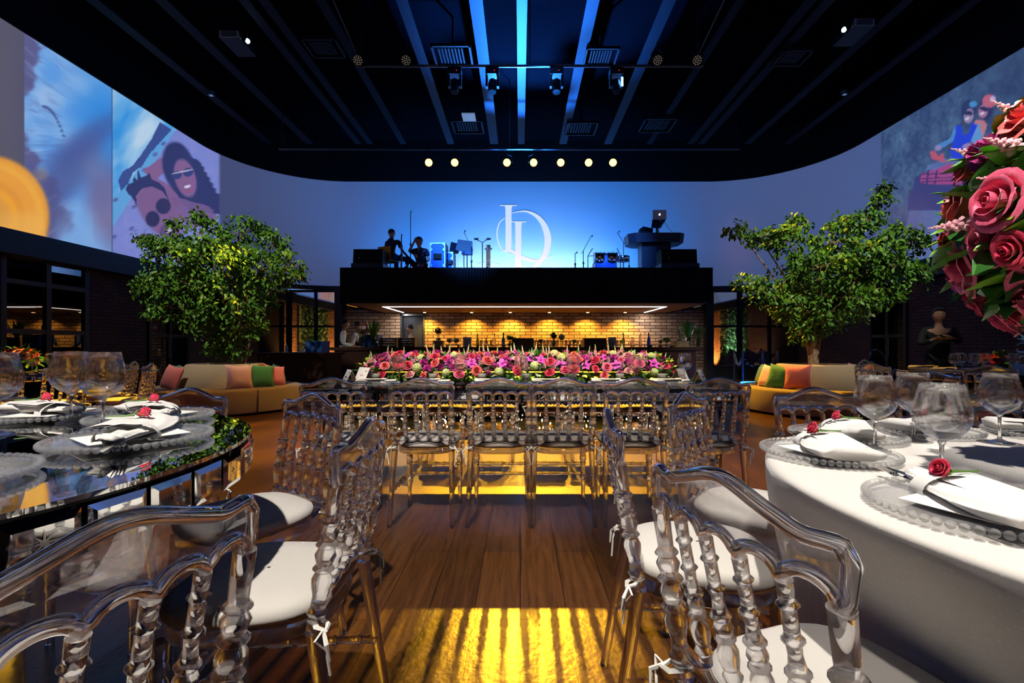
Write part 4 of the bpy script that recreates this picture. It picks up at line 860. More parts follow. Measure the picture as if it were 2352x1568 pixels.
def setting(x, y, H, tc, name, group, nap=True, flip=1, rang=0, rose=True):
    z = H+.001; PL.put((x, y, z), 0, 'beaded glass plate %s' % name, group+' chargers')
    if not nap: return
    d = Vector((tc[0]-x, tc[1]-y)).normalized(); a = math.atan2(d.y, d.x)+PI/2+rang
    c = MB().box(-.075, .075, -.1, .1, 0, .0012); c.box(-.05, .03, -.082, -.08, .0012, .0015)
    for k in range(6): c.box(-.05, .04-.01*(k % 3), -.06+k*.018, -.0585+k*.018, .0012, .0014)
    o = c.build('menu_card', 'card'); o.location = (x, y, z+.0175); o.rotation_euler = (0, 0, a+.45); tag(o, 'menu card under the napkin %s' % name, 'menu', group+' menu cards')
    o = bpy.data.objects.new('napkin', NAP); COL.objects.link(o); o.location = (x, y, z+.0195); o.rotation_euler = (0, 0, a); tag(o, 'white cloth napkin %s' % name, 'napkin', group+' napkins')
    ca, sa = math.cos(a), math.sin(a)
    for k, kd in enumerate(('knife', 'fork')):
        lx, ly = .13, -.006+.014*k; cutlery(kd, (x+lx*ca-ly*sa, y+lx*sa+ly*ca, z+.021), a-PI/2+.06*k, '%s beside the napkin %s' % (kd, name), group+' cutlery')
    if rose:
        lx, ly = .055*flip, .0; small_rose((x+lx*ca-ly*sa, y+lx*sa+ly*ca), math.cos(a+PI*.5+rang), math.sin(a+PI*.5), z+.058, 'red rose on the napkin %s' % name, group+' roses')
gW, gM = 'white table', 'mirrored table'
setting(.845, .875, H2, TC2, 'nearest the camera on the white tablecloth', gW, rang=-.15)
setting(.868, 1.33, H2, TC2, 'second from the camera on the white tablecloth', gW, rang=.35)
setting(1.10, 1.59, H2, TC2, 'at the far left edge of the white tablecloth', gW, rang=.6)
setting(1.44, 1.69, H2, TC2, 'behind the wine glasses on the white tablecloth', gW, rang=.4)
setting(1.82, 1.62, H2, TC2, 'at the far right edge of the white tablecloth', gW)
setting(-.965, 1.17, H1, TC1, 'at the front right of the mirrored table', gM, flip=-1, rang=.15)
setting(-1.19, 1.52, H1, TC1, 'at the far right of the mirrored table', gM, flip=-1, rang=-.25)
setting(-1.57, 1.57, H1, TC1, 'behind the wine glasses on the mirrored table', gM, flip=-1, rang=-.5)
setting(-1.05, .80, H1, TC1, 'without a napkin at the lower left of the mirrored table', gM, nap=False)
setting(-1.93, 1.42, H1, TC1, 'at the left frame edge of the mirrored table', gM, flip=-1)
for i, (dx, dy) in enumerate(((.52, -.2), (.25, -.52), (-.2, .55), (.5, .35))):
    PL.put((TL[0]+dx, TL[1]+dy, HL+.002), 0, 'small far charger plate at the %s of the background left table' % ('right', 'near side', 'far side', 'far right')[i], 'chargers on the background left table')
for i, (dx, dy) in enumerate(((-.72, -.1), (-.45, -.55), (-.5, .45), (0, -.72), (.45, -.55))):
    x, y = TR_[0]+dx, TR_[1]+dy; nm = ('left', 'near left', 'far left', 'near middle', 'near right')[i]
    PL.put((x, y, HR_+.002), 0, 'small far charger plate at the %s of the background right table' % nm, 'chargers on the background right table')
    o = bpy.data.objects.new('napkin', NAP); COL.objects.link(o); o.location = (x, y, HR_+.021); o.rotation_euler = (0, 0, .3-i*.2); tag(o, 'white napkin at the %s of the background right table' % nm, 'napkin', 'napkins on the background right table')
for i, (x, r) in enumerate(((-1.08, .1), (-.67, -.1), (-.2, .15), (.23, 0), (.68, -.15), (1.13, .1))):
    PL.put((x, 3.54, H3+.001), 0, '%s charger plate from left on the near side of the long table' % ORD[i], 'chargers on the long table')
    o = bpy.data.objects.new('napkin', NAP); COL.objects.link(o); o.location = (x, 3.54, H3+.0205); o.rotation_euler = (0, 0, r); o.scale = (.95, .9, .8); tag(o, '%s napkin from left on the near side of the long table' % ORD[i], 'napkin', 'napkins on the long table')

# ---------------------------------------------------------------- long mirrored head table
HX0, HX1, HY0, HY1 = -1.55, 1.58, 3.33, 4.48
t = thing('long_mirrored_table', 'long mirrored banquet table with beaded mirror apron and glass top', 'table', ((HX0+HX1)/2, (HY0+HY1)/2, 0))
hx = (HX1-HX0)/2; hy = (HY1-HY0)/2
MB().box(-hx, hx, -hy, hy, H3-.012, H3).build('table_top', 'mirror_top', t)
MB().box(-hx+.015, hx-.015, -hy+.015, hy-.015, H3-.12, H3-.0125).build('apron', 'black_gloss', t)
n = 12
for sy in (-1, 1):
    for k in range(n):
        x0 = -hx+.02+(2*hx-.04)*k/n; x1 = x0+(2*hx-.04)/n-.008; yf = sy*(hy-.012); yb = sy*(hy-.016)
        e = .012; z0, z1 = H3-.105, H3-.03
        mb = MB().add([(x0, yb, z0), (x1, yb, z0), (x1, yb, z1), (x0, yb, z1), (x0+e, yf, z0+e), (x1-e, yf, z0+e), (x1-e, yf, z1-e), (x0+e, yf, z1-e)], [(4, 5, 6, 7), (0, 1, 5, 4), (1, 2, 6, 5), (2, 3, 7, 6), (3, 0, 4, 7)])
        if sy < 0:
            c = Vector(((x0+x1)/2, yf-.002, (z0+z1)/2)); pl = [c+Vector((math.cos(PI*q/8)*(.03, .006)[q % 2], 0, math.sin(PI*q/8)*(.03, .006)[q % 2])) for q in range(16)]
        p = mb.build('mirror_panel', 'mirror', t)
        if sy < 0 and k % 3 == 1: MB().add([c]+pl, [(0, q+1, (q+1) % 16+1) for q in range(16)]).build('etched_star', 'steel', p)
for zz_, nm in ((H3-.02, 'upper'), (H3-.115, 'lower')):
    b_ = MB(); m_ = int(2*hx/.024)
    for k in range(m_): b_.sphere((-hx+.012+k*.024, -hy-.004, zz_), .0095, 6, 4)
    b_.build('beaded_trim', 'glass', t, 'all')
for sx in (-1, 1):
    MB().box(sx*(hx-.16)-.06, sx*(hx-.16)+.06, -hy+.12, hy-.12, 0, H3-.12).build('leg', 'mirror', t)
# votive candles
v = thing('votive_candle', 'white candle in a glass cup', 'candle')
MB().lathe([(0, .026), (0, .028), (1, .033), (1, .030), (.12, .0255)], 20, (0, 0, 0), (0, 0, .075)).build('glass_cup', 'glass', v, 'all')
MB().lathe([(0, .025), (1, .029)], 20, (0, 0, .008), (0, 0, .058)).build('wax', 'wax', v, True)
VC = Series(v)
for i, px in enumerate((863, 994, 1107, 1207, 1316, 1424, 1520)):
    VC.put((X(px, 3.74), 3.74, H3+.001), 0, '%s white votive candle from left at the foot of the flower runner' % ORD[i], 'votive candles on the long table')
def tent(x, y, z, rz, label, s_=1, txt=None):
    mb = MB(); h, w_, d = .11*s_, .15*s_, .05*s_
    for sg in (-1, 1):
        mb.add([(-w_/2, sg*d, 0), (w_/2, sg*d, 0), (w_/2, 0, h), (-w_/2, 0, h), (-w_/2, sg*d-.0015*sg, 0), (w_/2, sg*d-.0015*sg, 0), (w_/2, 0, h-.003), (-w_/2, 0, h-.003)], [(0, 1, 2, 3), (7, 6, 5, 4), (0, 4, 5, 1), (0, 3, 7, 4), (1, 5, 6, 2)])
    t = thing('tent_card', label, 'card', (x, y, z), rz, 'folded cards on tables'); mb.build('folded_card', 'card', t)
    g = MB()
    if txt:
        sh = math.atan2(h, d); mx = Matrix.Translation((0, -d*.55, h*.45)) @ Matrix.Rotation(sh, 4, 'X')
        segs = {'1': [(-.006, .012, 0, .018), (0, .018, 0, -.018), (-.006, -.018, .006, -.018)], '2': [(-.01, .010, -.004, .018), (-.004, .018, .005, .018), (.005, .018, .010, .010), (.010, .010, -.010, -.018), (-.010, -.018, .011, -.018)]}
        for ci, ch in enumerate(txt):
            for (a, b_, c, d_) in segs[ch]: g.tube([mx @ Vector((a-.014+.028*ci, b_, .001)), mx @ Vector((c-.014+.028*ci, d_, .001))], .0014, 5)
        g.build('number', 'slate', t)
    else:
        sh = math.atan2(h, d); mx = Matrix.Translation((0, -d*.5, h*.5)) @ Matrix.Rotation(sh, 4, 'X')
        pts = [mx @ Vector((-.03+.004*k, .008*math.sin(k*1.9)*(.6 if k % 3 else 1.2), .001)) for k in range(16)]; g.tube(pts, .0009, 4); g.tube([mx @ Vector((.035, .035, .001)), mx @ Vector((.055, .035, .001))], .003, 4); g.build('handwriting', 'ink', t)
tent(X(803, 3.62), 3.62, H3+.001, -1.0, 'narrow folded white card at the left end of the long table'); tent(X(838, 3.75), 3.75, H3+.001, -.75, 'wider folded white card beside the flowers at the left end', 1.1)
tent(X(1562, 3.82), 3.82, H3+.001, .8, 'folded cream card behind the large glass at the right end'); tent(X(1606, 3.62), 3.62, H3+.001, 1.0, 'folded white card at the far right end of the long table')
tent(X(2334, 4.95), 4.95, HR_+.001, .1, 'white folded card numbered twelve on the background right table', 1.0, '12')
# ---------------------------------------------------------------- floral arrangements
def hydra_mesh():
    mb = MB(); r = random.Random(4)
    for k in range(46):
        z = 1-2*(k+.5)/46; a = k*2.4; q = math.sqrt(1-z*z); n = Vector((q*math.cos(a), q*math.sin(a), z)); R3 = Vector((0, 0, 1)).rotation_difference(n)
        for j in range(4):
            b_ = PI/2*j+k; mb.add([n*.85+R3 @ Vector(p) for p in ((0, 0, 0), (.2*math.cos(b_-.5), .2*math.sin(b_-.5), .06), (.3*math.cos(b_), .3*math.sin(b_), .02), (.2*math.cos(b_+.5), .2*math.sin(b_+.5), .06))], [(0, 1, 2, 3)])
    mb.sphere((0, 0, 0), .8, 8, 6); return mb.mesh('hydrangea', 'cream')
def snap_mesh(m_='blush'):
    mb = MB(); r = random.Random(9); n = 26
    for k in range(n):
        t = k/(n-1); a = k*2.4; s_ = .34*(1-t)+.07; z = -.2+2.2*t; c = Vector((.34*(1-t)*math.cos(a), .34*(1-t)*math.sin(a), z))
        mb.sphere(c, s_*.72, 6, 4, (1, 1, .8)); mb.sphere(c+Vector((.14*math.cos(a), .14*math.sin(a), -.05))*(1-t), s_*.55, 5, 4, (1, 1, .6))
    return mb.mesh('snapdragon', m_)
def orchid_mesh():
    mb = MB()
    for k in range(5):
        a = 2*PI*k/5+PI/2; leaf_pts(mb, (0, 0, 0), (math.cos(a), math.sin(a), .25), (0, 0, 1), 1.0, .42 if k in (1, 4) else .3, .2, .1)
    mb.sphere((0, 0, .15), .2, 8, 6); return mb.mesh('orchid', 'magenta', 'all')
def frill_mesh(m_):
    mb = MB(); r = random.Random(2)
    for k in range(60):
        z = r.uniform(-.2, 1); a = r.uniform(0, 6.28); q = math.sqrt(max(0, 1-z*z)); n = Vector((q*math.cos(a), q*math.sin(a), z)); s_ = r.uniform(.16, .3); sd = n.orthogonal().normalized(); up_ = n.cross(sd)
        mb.add([n*.3, n*.95+sd*s_, n*1.05+up_*s_*.5, n*.95-sd*s_], [(0, 1, 2), (0, 2, 3)])
    mb.sphere((0, 0, .1), .5, 6, 5); return mb.mesh('frilled_bloom', m_)
HYD = hydra_mesh(); SNP = snap_mesh(); ORC = orchid_mesh(); FRP = frill_mesh('plum'); FRM = frill_mesh('magenta')
BUD = None
def berries_mesh():
    mb = MB(); r = random.Random(8)
    for k in range(30): z = r.uniform(-.3, 1); a = r.uniform(0, 6.28); q = math.sqrt(max(0, 1-z*z)); mb.sphere((q*math.cos(a)*.9, q*math.sin(a)*.9, z), .13, 5, 4)
    mb.sphere((0, 0, 0), .6, 6, 4); return mb.mesh('berry_cluster', 'plum')
BER = berries_mesh()
def put(me, name, parent, loc, n, s_, spin=0, label=None):
    o = bpy.data.objects.new(name, me); COL.objects.link(o); o.parent = parent; o.location = loc
    q = Vector((0, 0, 1)).rotation_difference(Vector(n).normalized()) @ Quaternion((0, 0, 1), spin); o.rotation_euler = q.to_euler(); o.scale = (s_, s_, s_)
    if label: o['label'] = label
    return o
def leaves_mesh(pts, r, L, W_, name, m_, parent):
    mb = MB()
    for p, n in pts:
        d = (Vector(n)+Vector((r.uniform(-.8, .8), r.uniform(-.8, .8), r.uniform(-.5, .6)))).normalized(); k = r.uniform(.7, 1.25)
        leaf_pts(mb, p, d, (r.uniform(-.5, .5), r.uniform(-.5, .5), 1), L*k, W_*k, .2, .2, 4)
    o = mb.build(name, m_, parent, 'all'); o['kind'] = 'stuff'; return o
# the runner
r = random.Random(21)
RX0, RX1, RY = -1.30, 1.27, 4.02
t = thing('flower_runner', 'long low flower arrangement of roses and snapdragons down the long table', 'flower arrangement', (0, RY, H3+.001))
MB().box(RX0+.1, RX1-.1, -.09, .09, 0, .07).build('foam_tray', 'stem', t)
used_ = []
def spot(front=True, lo=0, hi=1, mind=.06):
    for _ in range(60):
        x = r.uniform(RX0, RX1); th = r.uniform(lo, hi)   # 0 = front foot, 1 = crest
        e = 1-.45*max(0, (abs((x-(RX0+RX1)/2)/((RX1-RX0)/2))-.78)/.22)**2
        a = th*PI/2; y = -.225*math.cos(a)*e; z = .045+.18*math.sin(a)*e
        if all((x-q[0])**2+(y-q[1])**2+(z-q[2])**2 > mind*mind for q in used_): break
    used_.append((x, y, z)); n = Vector((r.uniform(-.3, .3)+(x/1.3)**5*.8, -math.cos(a)-.15, math.sin(a)+.2)).normalized(); return (x, y, z), n
for k in range(56):
    p, n = spot(True, .0, 1, .07); c = r.choice(('red', 'coral', 'coral', 'pink', 'hot', 'red', 'hot', 'red')); put(ROSE[c], 'rose', t, p, n+Vector((r.uniform(-.5, .5), r.uniform(-.3, .3), r.uniform(-.1, .6))), r.uniform(.028, .048), r.uniform(0, 6))
for k in range(13): p, n = spot(True, .1, .9, .08); put(HYD, 'hydrangea', t, p, n, r.uniform(.036, .045), r.uniform(0, 6), 'pale green hydrangea')
for k in range(16): p, n = spot(True, .3, .9, .07); put(ORC, 'orchid', t, p, n, r.uniform(.045, .06), r.uniform(0, 6), 'magenta orchid')
for k in range(26): p, n = spot(True, .2, 1, .05); put(r.choice((FRP, FRM, FRM)), 'carnation', t, p, n, r.uniform(.03, .04), r.uniform(0, 6))
for k in range(10): p, n = spot(True, .1, .8, .06); put(BER, 'berry_cluster', t, p, n, r.uniform(.028, .036), 0)
for k in range(34):
    p, n = spot(True, .55, 1, .05); put(SNP, 'snapdragon', t, (p[0], p[1]*.6, p[2]-.01), (r.uniform(-.25, .25), -.12, 1), r.uniform(.03, .042), r.uniform(0, 6))
for k in range(30): p, n = spot(True, .2, .8, .05); put(SNP, 'snapdragon', t, p, n+Vector((0, 0, .3)), r.uniform(.025, .034), r.uniform(0, 6))
tp_ = MB()
for j in range(8): tp_.sphere((0, 0, 1.6+.15*j), .19-.02*j, 6, 4)
tp_ = tp_.mesh('bud_tip', 'cream')
for o in [o for o in children(t) if o.name.startswith('snapdragon')][:34]:
    q = bpy.data.objects.new('bud_tip', tp_); COL.objects.link(q); q.parent = o
def runpts(k, hi=1.0):
    o = []
    for _ in range(k):
        x = r.uniform(RX0-.03, RX1+.03); a = r.uniform(-.1, hi*PI/2+.5); e = 1-.4*max(0, (abs((x)/1.3)-.78)/.22)**2; o.append(((x, -.19*math.cos(a)*e, .03+.165*math.sin(a)*e), (r.uniform(-.5, .5)+(x/1.3)**7, -math.cos(a), math.sin(a)+.1)))
    return o
leaves_mesh(runpts(520), r, .07, .018, 'foliage', 'dark_leaf', t); leaves_mesh(runpts(380), r, .06, .016, 'bright_foliage', 'bright_leaf', t); leaves_mesh(runpts(150), r, .05, .024, 'eucalyptus', 'eucalyptus', t)
# tall arrangement over the white table
t = thing('tall_flower_arrangement', 'tall arrangement of coral and red roses hanging over the white table at right', 'flower arrangement', (TC2[0], TC2[1], 0))
r = random.Random(5); CZ = 1.40; RH, RV = .44, .33; pts_ = []
def ball(mind):
    for _ in range(80):
        z = r.uniform(-.85, 1); a = r.uniform(0, 2*PI); q = math.sqrt(1-z*z); n = Vector((q*math.cos(a), q*math.sin(a), z)); p = Vector((n.x*RH, n.y*RH, CZ+n.z*RV))*1
        p = Vector((n.x*RH*(1+r.uniform(-.06, .1)), n.y*RH*(1+r.uniform(-.06, .1)), CZ+n.z*RV))
        if all((p-q_).length > mind for q_ in pts_): break
    pts_.append(p); return p, n
for k in range(74):
    p, n = ball(.10); c = r.choice(('coral', 'coral', 'hot', 'pink', 'red', 'hot')); s_ = r.uniform(.054, .074) if c != 'red' else r.uniform(.03, .042); put(ROSE[c], 'rose', t, p, n+Vector((0, 0, .1)), s_, r.uniform(0, 6))
for k in range(40): p, n = ball(.055); put(ROSE['red'], 'rose', t, p, n, r.uniform(.026, .034), r.uniform(0, 6)) if k < 24 else put(FRP if k % 2 else FRM, 'carnation', t, p, n, .045, 0)
for k in range(34): p, n = ball(.05); put(SNP, 'snapdragon', t, p, n, r.uniform(.03, .04), r.uniform(0, 6))
def bpts(k, f=1.0):
    o = []
    for _ in range(k): z = r.uniform(-.95, 1); a = r.uniform(0, 2*PI); q = math.sqrt(1-z*z); o.append(((q*math.cos(a)*RH*f, q*math.sin(a)*RH*f, CZ+z*RV*f), (q*math.cos(a), q*math.sin(a), z)))
    return o
leaves_mesh(bpts(420, .93), r, .095, .046, 'foliage', 'dark_leaf', t); leaves_mesh(bpts(130, .96), r, .085, .036, 'bright_foliage', 'bright_leaf', t); leaves_mesh(bpts(150, .96), r, .07, .042, 'eucalyptus', 'eucalyptus', t)
MB().sphere((0, 0, CZ-.02), .9, 20, 12, (RH*.9, RH*.9, RV*.9)).build('flower_foam', 'stem', t, True)
st = MB(); st.lathe([(0, .09), (.03, .09), (.05, .02)]+[(.06+.1*k+.1*j/8, .014+.03*math.sin(PI*j/8)) for k in range(6) for j in range(8)], 20, (0, 0, H2+.001), (0, 0, CZ-.28)); st.build('glass_stand', 'glass', t, 'all')
# background table centrepieces
def centrepiece(x, y, z0, cz, R_, label, n, seed, stem=True):
    r = random.Random(seed); t = thing('flower_centrepiece', label, 'flower arrangement', (x, y, z0))
    if stem: MB().lathe([(0, .1), (.04, .1), (.06, .03)]+[(.08+.23*k+.23*j/8, .025+.05*math.sin(PI*j/8)) for k in range(4) for j in range(8)], 18, (0, 0, 0), (0, 0, cz-R_*.5)).build('glass_stand', 'glass', t, 'all')
    for k in range(n):
        zz_ = r.uniform(-.6, 1); a = r.uniform(0, 6.28); q = math.sqrt(1-zz_*zz_); nn = Vector((q*math.cos(a), q*math.sin(a), zz_)); put(ROSE[r.choice(('red', 'coral', 'hot', 'pink'))], 'rose', t, (nn.x*R_, nn.y*R_, cz+nn.z*R_*.8), nn, .05, a)
    P = []
    for _ in range(120): zz_ = r.uniform(-1, 1); a = r.uniform(0, 6.28); q = math.sqrt(1-zz_*zz_); P.append(((q*math.cos(a)*R_*.9, q*math.sin(a)*R_*.9, cz+zz_*R_*.75), (q*math.cos(a), q*math.sin(a), zz_)))
    leaves_mesh(P, r, .1, .03, 'foliage', 'dark_leaf', t); MB().sphere((0, 0, cz), R_*.8, 12, 8).build('flower_foam', 'stem', t); 
    if not stem: MB().lathe([(0, .08), (1, .1)], 14, (0, 0, 0), (0, 0, max(.05, cz-R_*.5))).build('bowl', 'glass', t, 'all')
    return t
centrepiece(X(46, 5.25), 5.25, HL+.001, .15, .13, 'low pink rose centrepiece on the background left table', 22, 3, False)
centrepiece(X(2352, 5.6), 5.6, HR_+.001, .85, .38, 'tall flower centrepiece on stacked glass balls, background right table', 60, 4)
centrepiece(X(2290, 5.75), 5.75, HR_+.001, .08, .12, 'low cluster of red blooms on the background right table', 14, 6, False)

# ---------------------------------------------------------------- round sofas and trees
def sofa(x, y, label, side_):
    t = thing('round_sofa', label, 'sofa', (x, y, 0))
    MB().lathe([(0, 1.12), (.06, 1.18), (.9, 1.19), (.97, 1.17), (1, 1.13)], 80, (0, 0, .02), (0, 0, .41)).build('seat', 'sofa', t, True)
    MB().lathe([(0, .68), (.93, .60), (.98, .585), (1, .56), (1, .47), (.6, .46), (.55, .02)], 64, (0, 0, .405), (0, 0, .79), False).build('backrest', 'sofa', t, True)
    sm = MB()
    for k in range(5): a = .3+2*PI*k/5; sm.box(-.003, .003, 1.181, 1.196, .04, .4, Matrix.Rotation(a, 4, 'Z'))
    sm.build('seams', 'wood_box', t)
    MB().lathe([(0, .45), (1, .45)], 32, (0, 0, .41), (0, 0, .66)).build('soil', 'bark', t); return t
SL = (-5.12, 8.2); SR = (5.02, 8.0)
sofa(SL[0], SL[1], 'round beige sofa ringed around the left indoor tree', 'left'); sofa(SR[0], SR[1], 'round beige sofa ringed around the right indoor tree', 'right')
def pillow_mesh():
    mb = MB()
    for sg in (1, -1):
        def fn(u, v, sg=sg):
            a, b_ = u*2-1, v*2-1; k = (1-a**4)*(1-b_**4); pa = 1-.13*(1-b_*b_)*abs(a); pb = 1-.13*(1-a*a)*abs(b_)
            return (a*.225*pa, sg*.08*max(0, k)**.75, .215+b_*.225*pb)
        mb.grid(fn, 13, 13)
        if sg < 0: k = 169; mb.f[-144:] = [tuple(reversed(f)) for f in mb.f[-144:]]
    return mb
PM = {}
def pillow(cx, cy_, ang, rad, col, label, group, tilt=.3, rz=0, s_=1.0):
    if col not in PM: PM[col] = pillow_mesh().mesh('throw_pillow', 'pillow_'+col, 'all')
    o = bpy.data.objects.new('throw_pillow', PM[col]); COL.objects.link(o); a = math.radians(ang)
    o.location = (cx+rad*math.cos(a), cy_+rad*math.sin(a), .405); e = Matrix.Rotation(a-PI/2+rz, 4, 'Z') @ Matrix.Rotation(tilt, 4, 'X') @ Matrix.Rotation(math.sin(ang*1.7)*.16, 4, 'Y'); o.rotation_euler = e.to_euler(); o.scale = (s_*.9, s_, s_*.9)
    return tag(o, label, 'pillow', group)
gl_, gr_ = 'pillows on the left sofa', 'pillows on the right sofa'
pillow(*SL, 236, .88, 'coral', 'coral pink pillow at the left end of the left sofa', gl_, .3, .2); pillow(*SL, 205, .84, 'teal', 'dark teal pillow tucked behind the coral one, left sofa', gl_, .3, -.1)
pillow(*SL, 178, .85, 'yellow', 'half hidden yellow pillow at the left of the left sofa', gl_, .3, 0, .9)
pillow(*SL, 314, .88, 'pink', 'pale pink pillow at the front of the left sofa backrest', gl_, .25, .1, 1.02); pillow(*SL, 336, .90, 'green', 'olive green pillow right of the pale pink one, left sofa', gl_, .3, -.3)
pillow(*SL, 354, .92, 'coral', 'pink pillow near the right end of the left sofa', gl_, .3, -.3, .95); pillow(*SL, 14, .88, 'teal', 'dark green rearmost pillow at the right of the left sofa', gl_, .3, 0, .95)
pillow(*SR, 222, .90, 'coral', 'coral pillow with amber lit top on the right sofa', gr_, .3, .1, 1.03); pillow(*SR, 202, .92, 'green', 'green pillow next to the coral one on the right sofa', gr_, .25, .2)
pillow(*SR, 187, .92, 'pink', 'pale pink pillow between two green ones on the right sofa', gr_, .3, .1, .98); pillow(*SR, 172, .90, 'teal', 'dark green pillow at the far left of the right sofa', gr_, .3, 0, .98)
pillow(*SR, 8, .88, 'pink', 'dusty pink pillow at the right end of the right sofa', gr_, .3, -.1)
def tree(name_label, bx, by, trunk, lobes, nleaf, seed, Y, main):
    r = random.Random(seed); t = thing('ficus_tree', name_label, 'tree', (bx, by, .66))
    def loc(px, py, dy=0): return Vector((X(px, Y)-bx, dy, Z(py, Y)-.66))
    tk = MB(); top = loc(*main)
    for k, (ox, oy, rr) in enumerate(trunk):
        pts = [Vector((ox*.5, oy*.5, -.02)), Vector((ox*.9, oy, top.z*.35)), Vector((ox*1.6+top.x*.3, oy*1.4, top.z*.7)), top+Vector((ox*2.5, oy*2, .1))]
        tk.tube(pts, [rr*1.2, rr, rr*.85, rr*.6], 10)
    tk.build('trunk', 'bark', t, True)
    br = MB(); lf = MB(); lf2 = MB(); tot = sum(l[2]*l[3] for l in lobes)
    k_ = FPX/Y
    for (px, py, rx, rz, dy) in lobes:
        c = loc(px, py, dy); rx /= k_; rz /= k_; ry = (rx+rz)*.55
        mid = (top*.6+c*.4)+Vector((r.uniform(-.1, .1), r.uniform(-.1, .1), -.1)); br.tube([top+Vector((0, 0, -.15)), mid, c], [.028, .018, .008], 6)
        nt_ = max(7, int(52*rx*rz*k_*k_/tot)); tw = []
        for j in range(nt_):
            u = Vector((r.gauss(0, 1), r.gauss(0, 1), r.gauss(0, .9))).normalized(); e = Vector((c.x+u.x*rx*.95, c.y+u.y*ry, c.z+u.z*rz*.95)); m0 = c*.55+e*.45+Vector((0, 0, .05)); br.tube([c, m0, e, e+Vector((u.x*.05, u.y*.05, -.07))], [.008, .006, .004, .002], 5); tw.append((m0, e, u))
        nl = int(nleaf*rx*k_*rz*k_/tot)
        for j in range(nl):
            a, e, u = r.choice(tw); f = r.random()**.6
            if r.random() < .55: p = a.lerp(e, f)+Vector((r.gauss(0, .05), r.gauss(0, .05), r.gauss(0, .05)))
            else:
                u2 = Vector((r.gauss(0, 1), r.gauss(0, 1), r.gauss(0, 1))).normalized()*r.uniform(.55, 1.0); p = c+Vector((u2.x*rx, u2.y*ry, u2.z*rz))
            d = Vector((u.x*.6+r.gauss(0, .5), u.y*.6+r.gauss(0, .5), -.55+r.gauss(0, .35))).normalized(); L = r.uniform(.06, .10)
            leaf_pts(lf2 if r.random() < .015 else lf, p, d, (r.gauss(0, .6), r.gauss(0, .6)-.3, 1), L, L*.29, .25, .25, 3)
    br.build('branches', 'bark', t, True); o = lf.build('foliage', 'leaf', t, 'all'); o['kind'] = 'stuff'; o = lf2.build('young_foliage', 'leaf_tip', t, 'all'); o['kind'] = 'stuff'; return t
tree('full rounded indoor ficus tree rising from the left round sofa', SL[0]+.22, SL[1], ((0, 0, .045), (.09, .05, .03), (-.08, .03, .025)),
     [(470, 540, 70, 48, -.1), (552, 535, 62, 42, 0), (620, 560, 45, 40, .1), (385, 560, 60, 22, 0), (345, 548, 30, 12, 0), (440, 590, 75, 45, -.3), (530, 610, 90, 60, -.45), (610, 625, 62, 50, -.2), (660, 615, 38, 48, 0), (375, 650, 56, 34, -.1), (345, 668, 32, 24, 0), (470, 660, 80, 48, -.4), (560, 690, 80, 50, -.4), (430, 710, 60, 40, -.2), (500, 740, 65, 40, -.25), (580, 745, 50, 36, -.2), (525, 785, 42, 30, -.1), (552, 812, 26, 22, -.1), (500, 800, 24, 22, 0), (500, 640, 120, 90, .4), (470, 700, 80, 60, .4)], 13000, 11, 8.2, (545, 760))
tree('wide open indoor ficus tree rising from the right round sofa', SR[0]-.03, SR[1], ((0, 0, .06), (-.05, .04, .035), (.06, -.02, .03), (-.02, -.05, .03)),
     [(1700, 532, 48, 14, 0), (1745, 545, 50, 26, 0), (1800, 560, 55, 36, -.2), (1830, 520, 32, 30, 0), (1725, 648, 42, 22, 0), (1760, 680, 48, 34, -.1), (1850, 625, 72, 50, -.4), (1910, 560, 50, 50, -.1), (1940, 520, 42, 34, 0), (1990, 505, 40, 28, 0), (2020, 460, 22, 30, 0), (2030, 432, 16, 12, 0), (1975, 590, 70, 42, -.3), (2050, 545, 55, 26, -.1), (2095, 560, 34, 28, 0), (2060, 610, 60, 36, 0), (2110, 625, 30, 26, 0), (2000, 660, 70, 48, -.1), (1900, 690, 75, 46, -.4), (1820, 715, 55, 42, -.3), (1950, 710, 50, 30, 0), (1880, 745, 45, 24, -.1), (1835, 770, 26, 26, 0), (1900, 640, 120, 60, .4), (1990, 620, 80, 50, .4)], 12500, 12, 8.0, (1870, 735))
# starlit mirrored dance platform
t = thing('mirrored_platform', 'low mirrored dance platform sparkling with tiny lights behind the long table', 'platform', (0, 5.6, 0))
MB().box(-2.12, 2.12, 0, 3.0, 0, .10).build('platform_top', 'black_mirror', t); e_ = MB().box(-2.13, 2.13, -.012, 0, .0, .095)
e_.build('front_trim', 'mirror', t)
r = random.Random(3); sb = MB()
for k in range(330):
    x = r.uniform(-2.1, 2.1); y = 3.0*r.random(); s_ = r.choice((.004, .005, .006, .009))*(1+y*.12); sb.sphere((x, y, .1+s_*.5), s_, 5, 3)
o = sb.build('fairy_lights', 'star_led', t); o['kind'] = 'stuff'
M['star_led'].cycles.emission_sampling = 'NONE'
